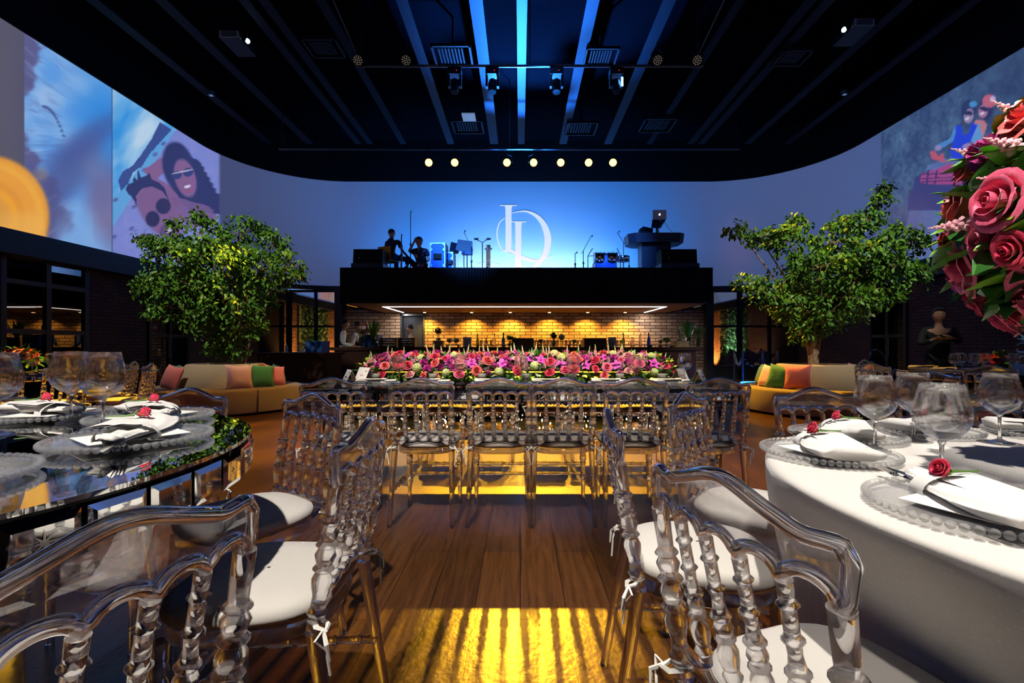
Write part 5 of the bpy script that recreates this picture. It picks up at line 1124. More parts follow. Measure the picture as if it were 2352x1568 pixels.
# ---------------------------------------------------------------- people
def skin_mesh(name, nodes, edges, m_, parent, sub=1, root=0):
    """nodes: (x, y, z, rx[, ry]); a continuous skinned surface over the edges"""
    me = bpy.data.meshes.new(name+'_sk'); me.from_pydata([n[:3] for n in nodes], edges, []); bm = bmesh.new(); bm.from_mesh(me); ly = bm.verts.layers.skin.verify(); bm.verts.ensure_lookup_table()
    for v_, n in zip(bm.verts, nodes): v_[ly].radius = (n[3], n[4] if len(n) > 4 else n[3]); v_[ly].use_root = False
    bm.verts[root][ly].use_root = True; bm.to_mesh(me); bm.free()
    o = bpy.data.objects.new(name+'_sk', me); COL.objects.link(o); a = o.modifiers.new('s', 'SKIN'); a.use_smooth_shade = True; a.branch_smoothing = .4; b_ = o.modifiers.new('u', 'SUBSURF'); b_.levels = b_.render_levels = sub
    dg = bpy.context.evaluated_depsgraph_get(); ev = o.evaluated_get(dg); nm = bpy.data.meshes.new_from_object(ev); nm.name = name; nm.materials.clear(); nm.materials.append(M[m_]); nm.shade_smooth(); bpy.data.objects.remove(o); bpy.data.meshes.remove(me)
    r_ = bpy.data.objects.new(name, nm); COL.objects.link(r_); r_.parent = parent; return r_
def person(label, loc, rz, J, shirt, trousers, skin='skin', sleeve=1.0, apron=None, vest=None, hairstyle='short', group=None, head_tilt=(0, 0), skirt=False, scale=1):
    """J: joints in metres: pelvis, chest, neck, head, and l/r shoulder elbow wrist hip knee ankle"""
    t = thing('person', label, 'person', loc, rz, group); t.scale = (scale,)*3
    V = {k: Vector(v) for k, v in J.items()}; N = []; E = []
    def nd(p, r1, r2=None): N.append((p[0], p[1], p[2], r1, r2 or r1)); return len(N)-1
    pel = nd(V['pelvis'], .145, .1); bel = nd(V['pelvis'].lerp(V['chest'], .5), .13, .09); che = nd(V['chest'], .16, .105); nb = nd(V['neck'], .056); 
    hd = V['head']; up = (hd-V['neck']).normalized(); h1 = nd(V['neck'].lerp(hd, .4), .05); h2 = nd(hd-up*.03, .095, .108); h3 = nd(hd+up*.05, .11, .125); h4 = nd(hd+up*.115, .07, .08)
    E += [(pel, bel), (bel, che), (che, nb), (nb, h1), (h1, h2), (h2, h3), (h3, h4)]
    for s_ in 'lr':
        sh = nd(V[s_+'sh'], .058); el = nd(V[s_+'el'], .043); wr = nd(V[s_+'wr'], .028); E += [(che, sh), (sh, el), (el, wr)]
        d = (V[s_+'wr']-V[s_+'el']).normalized(); sd = d.orthogonal().normalized(); pm = nd(V[s_+'wr']+d*.06, .034, .02); E.append((wr, pm))
        for k in range(4):
            o_ = sd*(.026-.0175*k); f1 = nd(V[s_+'wr']+d*.10+o_*1.1, .009); f2 = nd(V[s_+'wr']+d*(.15+(.01, .018, .012, -.005)[k])+o_*1.2+d.cross(sd)*.02, .0075); E += [(pm, f1), (f1, f2)]
        th = nd(V[s_+'wr']+d*.07-sd*.045, .010); th2 = nd(V[s_+'wr']+d*.105-sd*.055, .009); E += [(pm, th), (th, th2)]
        hp = nd(V[s_+'hip'], .085); kn = nd(V[s_+'kn'], .055); an = nd(V[s_+'an'], .038); fw = Vector((0, 1, 0)); ft = nd(V[s_+'an']+fw*.13-Vector((0, 0, .05)), .032); E += [(pel, hp), (hp, kn), (kn, an), (an, ft)]
    skin_mesh('body', N, E, skin, t)
    fwd = Vector((0, 1, 0)); q = Matrix.Rotation(head_tilt[0], 3, 'Z') @ Matrix.Rotation(head_tilt[1], 3, 'X'); F = q @ fwd; S = q @ Vector((1, 0, 0)); c = hd+up*.03
    MB().sphere(c+F*.088-up*.015, .014, 8, 6, (1, 1.3, 1.6)).build('nose', skin, t, 'all'); MB().sphere(c+F*.08-up*.055, .02, 8, 5, (1.1, .5, .35)).build('mouth', 'lips', t)
    for sg in (-1, 1):
        MB().sphere(c+F*.078+S*sg*.032+up*.018, .011, 8, 6).build('eye', 'eye', t); MB().sphere(c+S*sg*.076, .022, 8, 6, (.5, .8, 1.3)).build('ear', skin, t)
    hm = MB(); hm.sphere(c+up*.04-F*.018, .108, 14, 10, (.9, 1.02, .92))
    if hairstyle == 'bun': hm.sphere(c+up*.09-F*.07, .05, 10, 8)
    if hairstyle == 'long': hm.sphere(c-F*.06-up*.08, .09, 10, 8, (1, .6, 1.6)); 
    ho = hm.build('hair', 'hair', t, 'all')
    # trim the hair from the face side
    bm = bmesh.new(); bm.from_mesh(ho.data); bmesh.ops.bisect_plane(bm, geom=bm.verts[:]+bm.edges[:]+bm.faces[:], plane_co=c+F*.045+up*.045, plane_no=(F-up*.55).normalized(), clear_outer=True); bm.to_mesh(ho.data); bm.free()
    g = .014; N = []; E = []
    pel = nd(V['pelvis']-(V['chest']-V['pelvis'])*.25, .15+g*.5, .115+g*.5); bel = nd(V['pelvis'].lerp(V['chest'], .5), .128+g, .094+g); che = nd(V['chest'], .158+g, .102+g); nb = nd(V['chest'].lerp(V['neck'], .92), .068, .068); E += [(pel, bel), (bel, che), (che, nb)]
    for s_ in 'lr':
        sh = nd(V[s_+'sh'], .066+g); E.append((che, sh))
        if sleeve > .5: el = nd(V[s_+'el'], .05+g*.7); wr = nd(V[s_+'el'].lerp(V[s_+'wr'], .92), .034+g*.5); E += [(sh, el), (el, wr)]
        else: el = nd(V[s_+'sh'].lerp(V[s_+'el'], .75), .058+g); E.append((sh, el))
    skin_mesh('shirt', N, E, shirt, t)
    N = []; E = []; pel = nd(V['pelvis']-Vector((0, 0, .0)), .142, .108)
    for s_ in 'lr':
        hp = nd(V[s_+'hip'], .1); kn = nd(V[s_+'kn'], .07); an = nd(V[s_+'kn'].lerp(V[s_+'an'], .93), .052); E += [(pel, hp), (hp, kn), (kn, an)]
    skin_mesh('trousers', N, E, trousers, t)
    sh_ = MB()
    for s_ in 'lr': sh_.sphere(V[s_+'an']+Vector((0, .06, -.05)), .05, 10, 6, (.9, 2.4, .8))
    sh_.build('shoes', 'black', t, 'all')
    if vest:
        N = [(*V['pelvis'].lerp(V['chest'], .1), .158, .125), (*V['pelvis'].lerp(V['chest'], .55), .155, .122), (*V['chest'], .165, .128), (*V['chest'].lerp(V['neck'], .45), .10, .1)]; skin_mesh('waistcoat', N, [(0, 1), (1, 2), (2, 3)], vest, t)
    if apron: N = [(*V['chest'], .18, .14), (*V['pelvis'], .175, .145), (*(V['pelvis']-Vector((0, 0, .3))), .17, .135), (*(V['pelvis']-Vector((0, 0, .5))), .17, .135)]; skin_mesh('apron', N, [(0, 1), (1, 2), (2, 3)], apron, t)
    return t
STAND = dict(pelvis=(0, 0, .95), chest=(0, .01, 1.28), neck=(0, .02, 1.46), head=(0, .05, 1.6), lsh=(.19, .01, 1.38), lel=(.24, .02, 1.1), lwr=(.2, .25, 1.02), rsh=(-.19, .01, 1.38), rel=(-.24, .02, 1.1), rwr=(-.15, .27, 1.04), lhip=(.09, 0, .88), lkn=(.1, .03, .48), lan=(.1, 0, .09), rhip=(-.09, 0, .88), rkn=(-.1, .03, .48), ran=(-.1, -.02, .09))
SIT = dict(STAND, pelvis=(0, 0, .55), chest=(.0, .1, .86), neck=(0, .16, 1.05), head=(0, .22, 1.18), lsh=(.19, .11, .97), lel=(.27, .2, .72), lwr=(.27, .42, .56), rsh=(-.19, .11, .97), rel=(-.27, .18, .72), rwr=(-.22, .4, .6), lhip=(.1, .05, .52), lkn=(.14, .46, .52), lan=(.14, .45, .09), rhip=(-.1, .05, .52), rkn=(-.14, .46, .52), ran=(-.14, .45, .09))
person('person in white shirt and dark waistcoat at the left end of the bar', (X(788, 13.35), 13.35, 0), -1.3, STAND, 'white_shirt', 'black_cloth', vest='black_cloth', group=None, scale=1.06)
person('person in waistcoat behind the leafy vase, facing the waiter at the bar', (X(825, 13.9), 13.9, 0), 1.2, STAND, 'white_shirt', 'black_cloth', vest='black_cloth', scale=1.04)
W_ = dict(STAND, lel=(.26, .08, 1.12), lwr=(.12, .3, 1.2), rel=(-.26, .08, 1.15), rwr=(-.08, .32, 1.24))
person('person with dark hair polishing a glass in the doorway behind the bar', (X(945, 13.9), 13.9, 0), 1.9, W_, 'brown_dress', 'black_cloth', 'pale_skin', .3, hairstyle='bun', scale=.98)
person('dim person in black apron holding an amber plate near the dark right wall', (7.2, 8.1, 0), 2.6, W_, 'black_cloth', 'black_cloth', 'skin', 1.0, apron='black_cloth', hairstyle='bun', scale=1.0)
tag(MB().lathe([(0, .07), (.4, .12), (1, .15), (.9, .14), (.2, .06)], 20, (7.05, 7.78, 1.2), (7.05, 7.78, 1.225)).build('serving_plate', 'orange_cloth', None, 'all'), 'amber plate carried by the dim person at right', 'plate')
# ---------------------------------------------------------------- stage gear
SZ = 2.985
def S(px, Y=13.0): return X(px, Y)
LEAN = dict(SIT, chest=(-.02, .06, .88), neck=(-.05, .12, 1.07), head=(-.07, .16, 1.19), lel=(.30, .12, .70), lwr=(.42, .34, .50), lkn=(.34, .42, .50), lan=(.5, .75, .12))
person('person seen from behind sitting on stage, navy t shirt and dark hair', (S(897), 13.0, SZ+.04), -.35, LEAN, 'navy', 'denim', 'pale_skin', .3)
C_ = dict(SIT, pelvis=(0, 0, .18), chest=(0, .05, .50), neck=(0, .08, .68), head=(0, .10, .80), lsh=(.19, .05, .6), lel=(.25, .2, .55), lwr=(.1, .22, .78), rsh=(-.19, .05, .6), rel=(-.26, .05, .35), rwr=(-.2, .25, .2), lhip=(.1, .05, .16), lkn=(.25, .35, .38), lan=(.15, .5, .1), rhip=(-.1, .05, .16), rkn=(-.25, .35, .38), ran=(-.15, .5, .1))
person('person crouching beside the blue flight case on stage, hand raised to the face', (S(966, 12.8), 12.8, SZ+.1), PI-.2, C_, 'navy', 'navy', 'pale_skin', .3)
t = thing('stage_chair', 'amber lit chair under the seated person on stage', 'chair', (S(893, 13.0), 13.0, SZ), -.35)
MB().box(-.2, .2, -.18, .22, .43, .46).build('seat', 'orange_cloth', t); MB().box(-.2, .2, -.22, -.19, .45, .82).build('backrest', 'orange_cloth', t)
for sx in (-1, 1):
    for sy in (-1, 1): MB().tube([(sx*.18, sy*.18, .43), (sx*.19, sy*.2, 0)], .012, 6).build('leg', 'steel', t)
for (x0, x1, xb0, xb1, lb) in ((812, 879, 810, 883, 'left'), (1519, 1600, 1515, 1603, 'right')):
    Y = 12.35; t = thing('speaker_cabinet', 'black wedge speaker on a plinth at the %s of the stage' % lb, 'speaker', ((S(x0, Y)+S(x1, Y))/2, Y, SZ), 0, 'black speakers on stage')
    w_ = (x1-x0)/FPX*Y/2; MB().box(-w_-.03, w_+.04, -.1, .5, 0, .27).build('plinth', 'blue_black', t); zt = Z(572, Y)-SZ
    MB().add([(x, y, z) for x in (-w_, w_) for y, z in ((-.05, .27), (.45, .27), (.5, zt), (.0, zt))], [(0, 1, 2, 3), (7, 6, 5, 4), (0, 4, 5, 1), (1, 5, 6, 2), (2, 6, 7, 3), (3, 7, 4, 0)]).build('cabinet', 'black', t); MB().sphere((-w_*.6, -.04, .42), .01, 6, 4).build('indicator', 'led_dot', t)
def mic_stand(px, top, label, Y=13.0, boom=None, mic=True, r_=.011, base=True):
    t = thing('microphone_stand', label, 'microphone stand', (S(px, Y), Y, SZ), 0, 'stands on stage'); zt = Z(top, Y)-SZ
    zs = zt if not boom else Z(boom[0], Y)-SZ
    MB().tube([(0, 0, .1), (0, 0, zs*.55)], r_*1.5, 8).tube([(0, 0, zs*.5), (0, 0, zs)], r_, 8).build('pole', 'dark_steel', t, True)
    MB().lathe([(0, r_*1.5), (.3, r_*2.8), (1, r_*2)], 8, (0, 0, zs*.5), (0, 0, zs*.5+.06)).build('clutch', 'dark_steel', t)
    for k in range(3): a = .5+2*PI*k/3; MB().tube([(0, 0, .2), (.16*math.cos(a), .16*math.sin(a), .09), (.2*math.cos(a), .2*math.sin(a), .01)], .009, 6).build('leg', 'dark_steel', t)
    e = Vector((0, 0, zs))
    if boom: e = Vector(((boom[1]-px)/FPX*Y, 0, zt)); s0 = Vector((0, 0, zs)); MB().tube([s0-(e-s0)*.25, e], .009, 6).build('boom_arm', 'dark_steel', t)
    if mic:
        h = MB(); h.tube([e, e+Vector((.02, -.03, .03)), e+Vector((.03, -.07, .02))], .012, 8); h.sphere(e+Vector((.035, -.09, .02)), .026, 8, 6); h.build('microphone', 'chrome', t, True)
    return t
mic_stand(922, 543, 'short microphone stand beside the seated person on stage', r_=.016, Y=12.6); mic_stand(943, 490, 'tall microphone stand, highest on the left of the stage'); mic_stand(1083, 534, 'boom microphone stand right of the music stand on stage', boom=(568, 1066))
mic_stand(1321, 583, 'short stand left of the drum kit', Y=12.8); mic_stand(1340, 545, 'boom microphone stand just left of the drum kit', boom=(575, 1356)); mic_stand(1432, 535, 'tall stand right of the drum kit with sideways microphone', boom=(556, 1418)); mic_stand(1445, 590, 'low thin stand under the disc jockey table', mic=False, Y=12.9)
def flight(px0, px1, top, Y, label, body='case_blue'):
    x0, x1 = S(px0, Y), S(px1, Y); t = thing('flight_case', label, 'flight case', ((x0+x1)/2, Y, SZ), 0, 'flight cases on stage'); w_ = (x1-x0)/2; h = Z(top, Y)-SZ; d = .5
    MB().box(-w_+.012, w_-.012, .012, d-.012, .06, h-.012).build('panel_body', body, t); e = MB()
    for x in (-w_, w_-.035): e.box(x, x+.035, -.004, .03, .05, h).box(x, x+.035, d-.03, d, .05, h)
    for z in (.05, h-.035): e.box(-w_, w_, -.005, .03, z, z+.035).box(-w_, w_, d-.03, d, z, z+.035).box(-w_, -w_+.03, 0, d, z, z+.035).box(w_-.03, w_, 0, d, z, z+.035)
    e.build('edge_trim', 'case_edge', t); c = MB()
    for x in (-w_, w_-.07):
        for z in (.05, .05+(h-.05)*.2, h-.22, h-.07): c.box(x, x+.07, -.012, .04, z, z+.07)
    c.build('corner_fittings', 'case_edge', t); MB().box(-.11, .11, -.014, -.002, h*.48, h*.66).build('handle_dish', 'steel', t); MB().tube([(-.06, -.03, h*.52), (.06, -.03, h*.52)], .012, 6).build('handle', 'black_metal', t); fe = MB()
    for x in (-w_+.08, w_-.08): fe.lathe([(0, .03), (1, .03)], 8, (x, .08, .0), (x, .08, .055)).lathe([(0, .03), (1, .03)], 8, (x, d-.08, .0), (x, d-.08, .055))
    fe.build('casters', 'black', t); return h, t
h, _ = flight(987, 1023, 557, 12.5, 'tall blue flight case with bright edges on stage'); h2, _ = flight(1023, 1041, 578, 12.9, 'small silver edged case beside the tall flight case')
t = thing('laptop', 'dark laptop open on the small flight case on stage', 'laptop', (S(1036, 13.1), 13.1, SZ+h2+.001), .9)
MB().box(-.17, .17, -.12, .12, 0, .02).build('keyboard_deck', 'blue_black', t); MB().box(-.17, .17, -.005, .005, 0, .25, Matrix.Translation((0, -.12, .02)) @ Matrix.Rotation(.25, 4, 'X')).build('screen_lid', 'blue_black', t)
t = thing('music_stand', 'black music stand with tilted desk beside a boom microphone', 'music stand', (S(1066), 12.95, SZ)); MB().tube([(0, 0, .02), (0, 0, .8)], .013, 8).build('pole', 'dark_steel', t); MB().box(-.2, .2, -.01, .01, -.16, .18, Matrix.Translation((0, -.02, .86)) @ Matrix.Rotation(-.35, 4, 'X') @ Matrix.Rotation(.15, 4, 'Y')).build('desk', 'blue_black', t)
for k in range(3): a = 2*PI*k/3; MB().tube([(0, 0, .1), (.25*math.cos(a), .25*math.sin(a), .01)], .009, 6).build('leg', 'dark_steel', t)
t = thing('shadow_stand_in_boxes', 'two pale blue boxes standing in for wall shadows behind the music stand', 'speaker', (S(1073, 13.6), 13.6, SZ)); zz1 = Z(585, 13.6)-SZ  # boxes take the place of shadows and reflections on the wall behind
MB().tube([(0, 0, 0), (0, 0, zz1)], .02, 8).build('pole', 'steel', t)
for k in (0, 1): MB().cbox(0, 0, zz1+.09+.2*k, .3, .25, .17).build('box', 'case_blue', t)
t = thing('percussion_stand', 'thin stand with two splayed clamp arms on stage', 'instrument stand', (S(1108), 13.0, SZ)); zt = Z(556, 13)-SZ
MB().tube([(0, 0, 0), (0, 0, zt)], .014, 8).build('pole', 'dark_steel', t); MB().tube([(-.19, 0, zt+.09), (0, 0, zt-.01), (.17, 0, zt+.09)], .012, 6).build('cross_arm', 'dark_steel', t)
for sx in (-1, 1): MB().sphere((sx*.17, 0, zt+.09), .04, 8, 6, (1.8, 1, .8)).build('clamp', 'dark_steel', t)
for k in range(3): a = .2+2*PI*k/3; MB().tube([(0, 0, .1), (.22*math.cos(a), .22*math.sin(a), .01)], .009, 6).build('leg', 'dark_steel', t)
t = thing('truss_post', 'square metal post with two flat side arms on stage', 'post', (S(1122, 12.8), 12.8, SZ)); zt = Z(563, 12.8)-SZ
MB().box(-.05, .05, -.05, .05, 0, zt).box(-.06, -.045, -.06, -.045, 0, zt).box(.045, .06, -.06, -.045, 0, zt).build('column', 'chrome', t); MB().add([(-.3, 0, .36), (-.05, -.03, .4), (-.05, .03, .4), (-.3, 0, .375), (.05, -.03, .4), (.05, .03, .4), (.32, 0, .33), (.32, 0, .345)], [(0, 1, 2, 3), (4, 6, 7, 5)]).build('side_arms', 'dark_steel', t)
for sx in (-1, 1): MB().sphere((sx*.075, 0, zt-.1), .025, 8, 6).build('knob', 'dark_steel', t)
# drum kit
t = thing('drum_kit', 'silver drum kit glinting blue at the right of the logo', 'drum kit', (S(1391), 13.2, SZ+.03)); Yd = 13.2
bd = MB(); bd.lathe([(0, .29), (.04, .31), (.12, .30), (.88, .30), (.96, .31), (1, .29)], 32, (0, -.2, .31), (0, .25, .31)); bd.build('bass_drum', 'case_blue', t, True); MB().tube([(.3*math.cos(a), -.2, .31+.3*math.sin(a)) for a in [2*PI*k/32 for k in range(32)]], .02, 8, True).build('bass_hoop', 'chrome', t, True)
for px in (1378, 1406):
    x = (px-1391)/FPX*Yd; zc = Z(593, Yd)-SZ
    d_ = MB().lathe([(0, .15), (.03, .165), (.1, .155), (.9, .155), (.97, .165), (1, .15)], 24, (x, -.1, zc-.13), (x, -.16, zc+.1)).build('tom_drum', 'chrome', t, True)
    lg2 = MB()
    for k in range(8): a = 2*PI*k/8; lg2.tube([(x+.165*math.cos(a), -.1+.165*math.sin(a), zc-.12), (x+.165*math.cos(a), -.15+.165*math.sin(a), zc+.1)], .007, 5)
    lg2.build('tension_rods', 'chrome', d_); MB().tube([(x, -.1, zc-.1), (0, .0, .6)], .014, 6).build('tom_arm', 'chrome', t)
for px, lb in ((1353, 'l'), (1428, 'r')):
    x = (px-1391)/FPX*Yd; MB().tube([(x, 0, 0), (x, 0, Z(590, Yd)-SZ), (x+(.12 if px < 1391 else -.12), -.1, Z(574, Yd)-SZ)], .014, 8).tube([(x, 0, .6), (x+(.35 if px < 1391 else -.35), -.1, .62)], .01, 6).build('hardware_stand', 'chrome', t, True)
MB().lathe([(0, .18), (.1, .19), (.9, .19), (1, .18)], 24, (.52, 0, .45), (.52, 0, .6)).build('snare_drum', 'chrome', t, True)
# disc jockey desk
Yj = 13.5; t = thing('dj_table', 'dark disc jockey table with thick octagonal top on a pedestal', 'table', (S(1503, Yj), Yj, SZ)); zt = Z(541, Yj)-SZ; kk = Yj/FPX
tp = [(-65, -16), (-50, -30), (50, -30), (62, -20), (62, 20), (45, 45), (-45, 45), (-65, 25)]
bm_ = MB(); nP = len(tp); a = [(x*kk, y*kk, zt) for x, y in tp]+[((x*.96)*kk, y*kk*.96, zt-.26) for x, y in tp]; bm_.add(a, [tuple(range(nP)), tuple(range(nP, 2*nP))[::-1]]+[(i, nP+i, nP+(i+1) % nP, (i+1) % nP) for i in range(nP)]); bm_.build('table_top', 'blue_black', t)
MB().box(-33*kk, 33*kk, -.2, .25, 0, zt-.26).build('pedestal', 'blue_black', t)
t = thing('monitor_speaker', 'black wedge monitor behind the silver laptop', 'speaker', (S(1487, Yj), Yj+.15, SZ+zt)); MB().add([(x, y, z) for y in (-.1, .12) for x, z in ((-.19, .10), (-.19, .22), (-.1, .28), (.18, .22), (.16, 0), (.05, 0))], [(0, 1, 2, 3, 4, 5), (11, 10, 9, 8, 7, 6)]+[(i, i+6, (i+1) % 6+6, (i+1) % 6) for i in range(6)]).build('cabinet', 'black', t); MB().box(.03, .12, -.08, .08, 0, .04).build('foot', 'black', t)
t = thing('laptop', 'silver laptop with glowing fruit logo on a raised stand', 'laptop', (S(1507, Yj), Yj-.1, SZ+zt))
zl = Z(511, Yj)-SZ-zt; MB().box(-.035, .035, -.02, .02, 0, zl-.1).build('riser', 'chrome', t); MB().add([(-.2, -.22, zl-.01), (.18, -.22, zl-.01), (.13, .1, zl-.16), (-.14, .1, zl-.16), (-.2, -.22, zl+.004), (.18, -.22, zl+.004), (.13, .1, zl-.15), (-.14, .1, zl-.15)], [(0, 3, 2, 1), (4, 5, 6, 7), (0, 1, 5, 4), (1, 2, 6, 5), (2, 3, 7, 6), (3, 0, 4, 7)]).build('stand_tray', 'chrome', t)
lid = MB().box(-.19, .19, -.24, -.23, zl, zl+.265).build('screen_lid', 'laptop', t); ap = MB(); ay = -.243; az = zl+.135
ap.sphere((-.009, ay, az), .02, 12, 8, (.8, .05, 1)).sphere((.009, ay, az), .02, 12, 8, (.8, .05, 1)); ap.sphere((.008, ay, az+.027), .008, 8, 6, (.6, .05, 1.2)); ap.build('fruit_logo', 'apple', lid)
tag(MB().tube([(S(1521, Yj), Yj-.2, Z(513, Yj)), (S(1508, Yj), Yj-.25, Z(530, Yj)), (S(1509, Yj), Yj-.2, Z(541, Yj))], .006, 5).tube([(S(1522, Yj), Yj-.2, Z(514, Yj)), (S(1529, Yj), Yj-.25, Z(530, Yj)), (S(1540, Yj), Yj-.2, Z(537, Yj)), (S(1545, Yj), Yj-.15, Z(541, Yj))], .006, 5).build('laptop_cable', 'white_plastic', None, True), 'white cables looping down from the silver laptop', 'cable')
# ---------------------------------------------------------------- things on the bar
BZ = 1.071
def B(px, Y=12.7): return X(px, Y)
def bottle(px, m_, h, label, rr=.038, Y=12.6, cap='black', base=BZ):
    t = thing('bottle', label, 'bottle', (B(px, Y), Y, base), 0, 'bottles on the bar'); MB().lathe([(0, rr*.9), (.03, rr), (.55, rr), (.68, rr*.42), (.75, rr*.36), (.95, rr*.36)], 16, (0, 0, 0), (0, 0, h)).build('glass_body', m_, t, 'all'); MB().lathe([(0, rr*.42), (1, rr*.42)], 10, (0, 0, h*.93), (0, 0, h)).build('cap', cap, t)
bottle(1097, 'green_glass', .36, 'green wine bottle on the left half of the bar'); bottle(1136, 'glass', .36, 'clear spirit bottle left of the blue one, left half of the bar', cap='steel'); bottle(1156, 'blue_glass', .38, 'cobalt blue bottle on the left half of the bar', .045); bottle(1432, 'green_glass', .36, 'green wine bottle right of the menu on the right half of the bar')
bottle(1452, 'glass', .26, 'short clear bottle between the green and the tall clear one', .05); bottle(1471, 'glass', .36, 'tall clear bottle left of the blue one, right half of the bar', cap='steel'); bottle(1490, 'blue_glass', .38, 'cobalt blue bottle on the right half of the bar', .045); bottle(1117, 'glass', .24, 'short clear carafe between the green and blue bottles at left', .05)
def bar_box(name, px0, px1, top, m_, label, cat, Y=12.6, d=.3, base=BZ, extra=None):
    x0, x1 = B(px0, Y), B(px1, Y); t = thing(name, label, cat, ((x0+x1)/2, Y, base)); w_ = (x1-x0)/2; h = Z(top, Y)-base
    o = MB().box(-w_, w_, -d/2, d/2, 0, h); o.build('body', m_, t); r_ = MB().box(-w_-.008, w_+.008, -d/2-.008, d/2+.008, h-.03, h-.005); r_.build('rim', m_ if m_ != 'slate' else 'black_metal', t); return t
bar_box('blue_crate', 837, 874, 769, 'blue_crate', 'bright blue plastic crate behind the leafy vase on the bar', 'crate', 12.9, .4); bar_box('blue_crate', 711, 749, 783, 'blue_crate', 'dark blue plastic crate on the left service counter', 'crate', 10.4, .4, .956)
bar_box('wooden_box', 997, 1017, 782, 'wood_box', 'small wooden box holding herbs at the left of the bar', 'box'); bar_box('wooden_box', 1548, 1578, 783, 'wood_box', 'pale wooden box at the right end of the bar', 'box')
bar_box('bar_terminal', 1176, 1225, 777, 'dark_wood', 'dark wooden cabinet standing on the left centre of the bar', 'cabinet', 12.6, .35); bar_box('bar_terminal', 1340, 1390, 777, 'dark_wood', 'dark wooden cabinet standing on the right centre of the bar', 'cabinet', 12.6, .35)
for px, lb in ((1073, 'left'), (1406, 'right')):
    t = thing('menu_stand', 'white drinks menu panel standing on the %s half of the bar' % lb, 'menu', (B(px), 12.7, BZ), 0, 'menus on the bar'); h = Z(774, 12.7)-BZ; MB().box(-.11, .11, -.006, .006, 0, h).build('panel', 'card', t); g = MB()
    for k in range(5): g.box(-.07, .07-.02*(k % 2), -.008, -.006, h*(.2+.14*k), h*(.2+.14*k)+.008)
    g.build('printed_lines', 'slate', t); MB().box(-.12, .12, -.04, .04, 0, .01).build('foot', 'card', t)
def tray(px0, px1, top, label, m_='slate', Y=12.55):
    x0, x1 = B(px0, Y), B(px1, Y); t = thing('serving_tray', label, 'tray', ((x0+x1)/2, Y, BZ), 0, 'raised trays on the bar'); h = Z(top, Y)-BZ; w_ = (x1-x0)/2; MB().box(-w_, w_, -.15, .15, h-.015, h).build('tray_top', m_, t)
    for sx in (-1, 1): MB().box(sx*w_*.8-.012, sx*w_*.8+.012, -.12, .12, 0, h-.015).build('foot', m_, t)
    return BZ+h
tz = [tray(1024, 1056, 792, 'black raised tray under the two bowls at the left of the bar'), tray(1233, 1265, 792, 'black raised tray left of centre on the bar'), tray(1303, 1335, 792, 'black raised tray left of the right dark cabinet'), tray(1513, 1546, 793, 'black raised tray at the right of the bar')]
tray(1420, 1503, 792, 'long speckled tray under the right hand bottles', 'stone'); tray(1088, 1168, 792, 'long speckled tray under the left hand bottles', 'stone')
def bowl(px, base, label, rr=.085, fill='cream', Y=12.55):
    t = thing('footed_bowl', label, 'bowl', (B(px, Y), Y, base), 0, 'fruit bowls on the bar'); MB().lathe([(0, .05), (.05, .045), (.1, .012), (.3, .014), (.4, rr*.6), (.6, rr), (1, rr*.92)], 20, (0, 0, 0), (0, 0, rr*2.1)).build('glass_bowl', 'glass', t, 'all'); g = MB(); r = random.Random(px)
    for k in range(26): a = r.uniform(0, 6.28); q = r.uniform(0, rr*.75); g.sphere((q*math.cos(a), q*math.sin(a), rr*(1.1+r.uniform(0, .9)*(1-q/rr*.6))), rr*.22, 6, 4)
    g.build('fruit', fill, t)
bowl(1033, tz[0], 'left of two glass bowls of limes on the bar'); bowl(1048, tz[0], 'right of two glass bowls of limes on the bar'); bowl(1242, tz[1], 'small dark bowl on the tray left of centre', .075, 'wood_box'); bowl(1319, tz[2], 'small bowl on the tray left of the right cabinet', .07, 'cream'); bowl(1518, tz[3], 'lower glass fruit bowl at the right of the bar', .075); bowl(1531, tz[3], 'fuller glass fruit bowl at the right of the bar', .1, 'bright_leaf')
def vase(px, h, R_, label, kind, Y=12.7, vh=.26, base=BZ, n=14, m_='dark_leaf'):
    r = random.Random(px); t = thing('vase_of_greenery', label, 'plant', (B(px, Y), Y, base), 0, 'greenery on the bar'); MB().lathe([(0, .045), (.1, .06), (1, .075), (.97, .068), (.15, .05)], 18, (0, 0, 0), (0, 0, vh)).build('glass_vase', 'vase_glass', t, 'all'); g = MB(); s_ = MB()
    for k in range(n):
        a = 2.4*k; q = (k/n)**.6; d = Vector((q*math.cos(a)*R_, q*math.sin(a)*R_, h-vh*.5)); 
        if kind == 'broad': leaf_pts(g, (0, 0, vh*.5), d, (-d.x, -d.y, .2), d.length*r.uniform(.85, 1.1), .05, .3, .05, 6)
        else:
            s_.tube([(0, 0, vh*.3), tuple(d*.6+Vector((0, 0, vh*.4))), tuple(d+Vector((0, 0, vh*.5)))], .004, 4)
            for j in range(12): leaf_pts(g, d*(.6+.4*r.random())+Vector((0, 0, vh*.5)), (r.gauss(0, 1), r.gauss(0, 1), r.uniform(.0, 1)), (0, 0, 1), .09, .012 if kind == 'spiky' else .03, .2, .3, 3)
    g.build('leaves', m_, t, 'all'); s_.tube([(0, 0, .02), (0, 0, vh)], .02, 6); s_.build('stalks', 'stem', t)
vase(858, .72, .26, 'tall broad leaved green plant in a glass vase, left of the bar', 'broad', m_='bright_leaf', Y=12.5); vase(832, .46, .2, 'spiky bushy plant in a glass at the left end of the bar', 'spiky', Y=12.45, n=22, m_='leaf_tip')
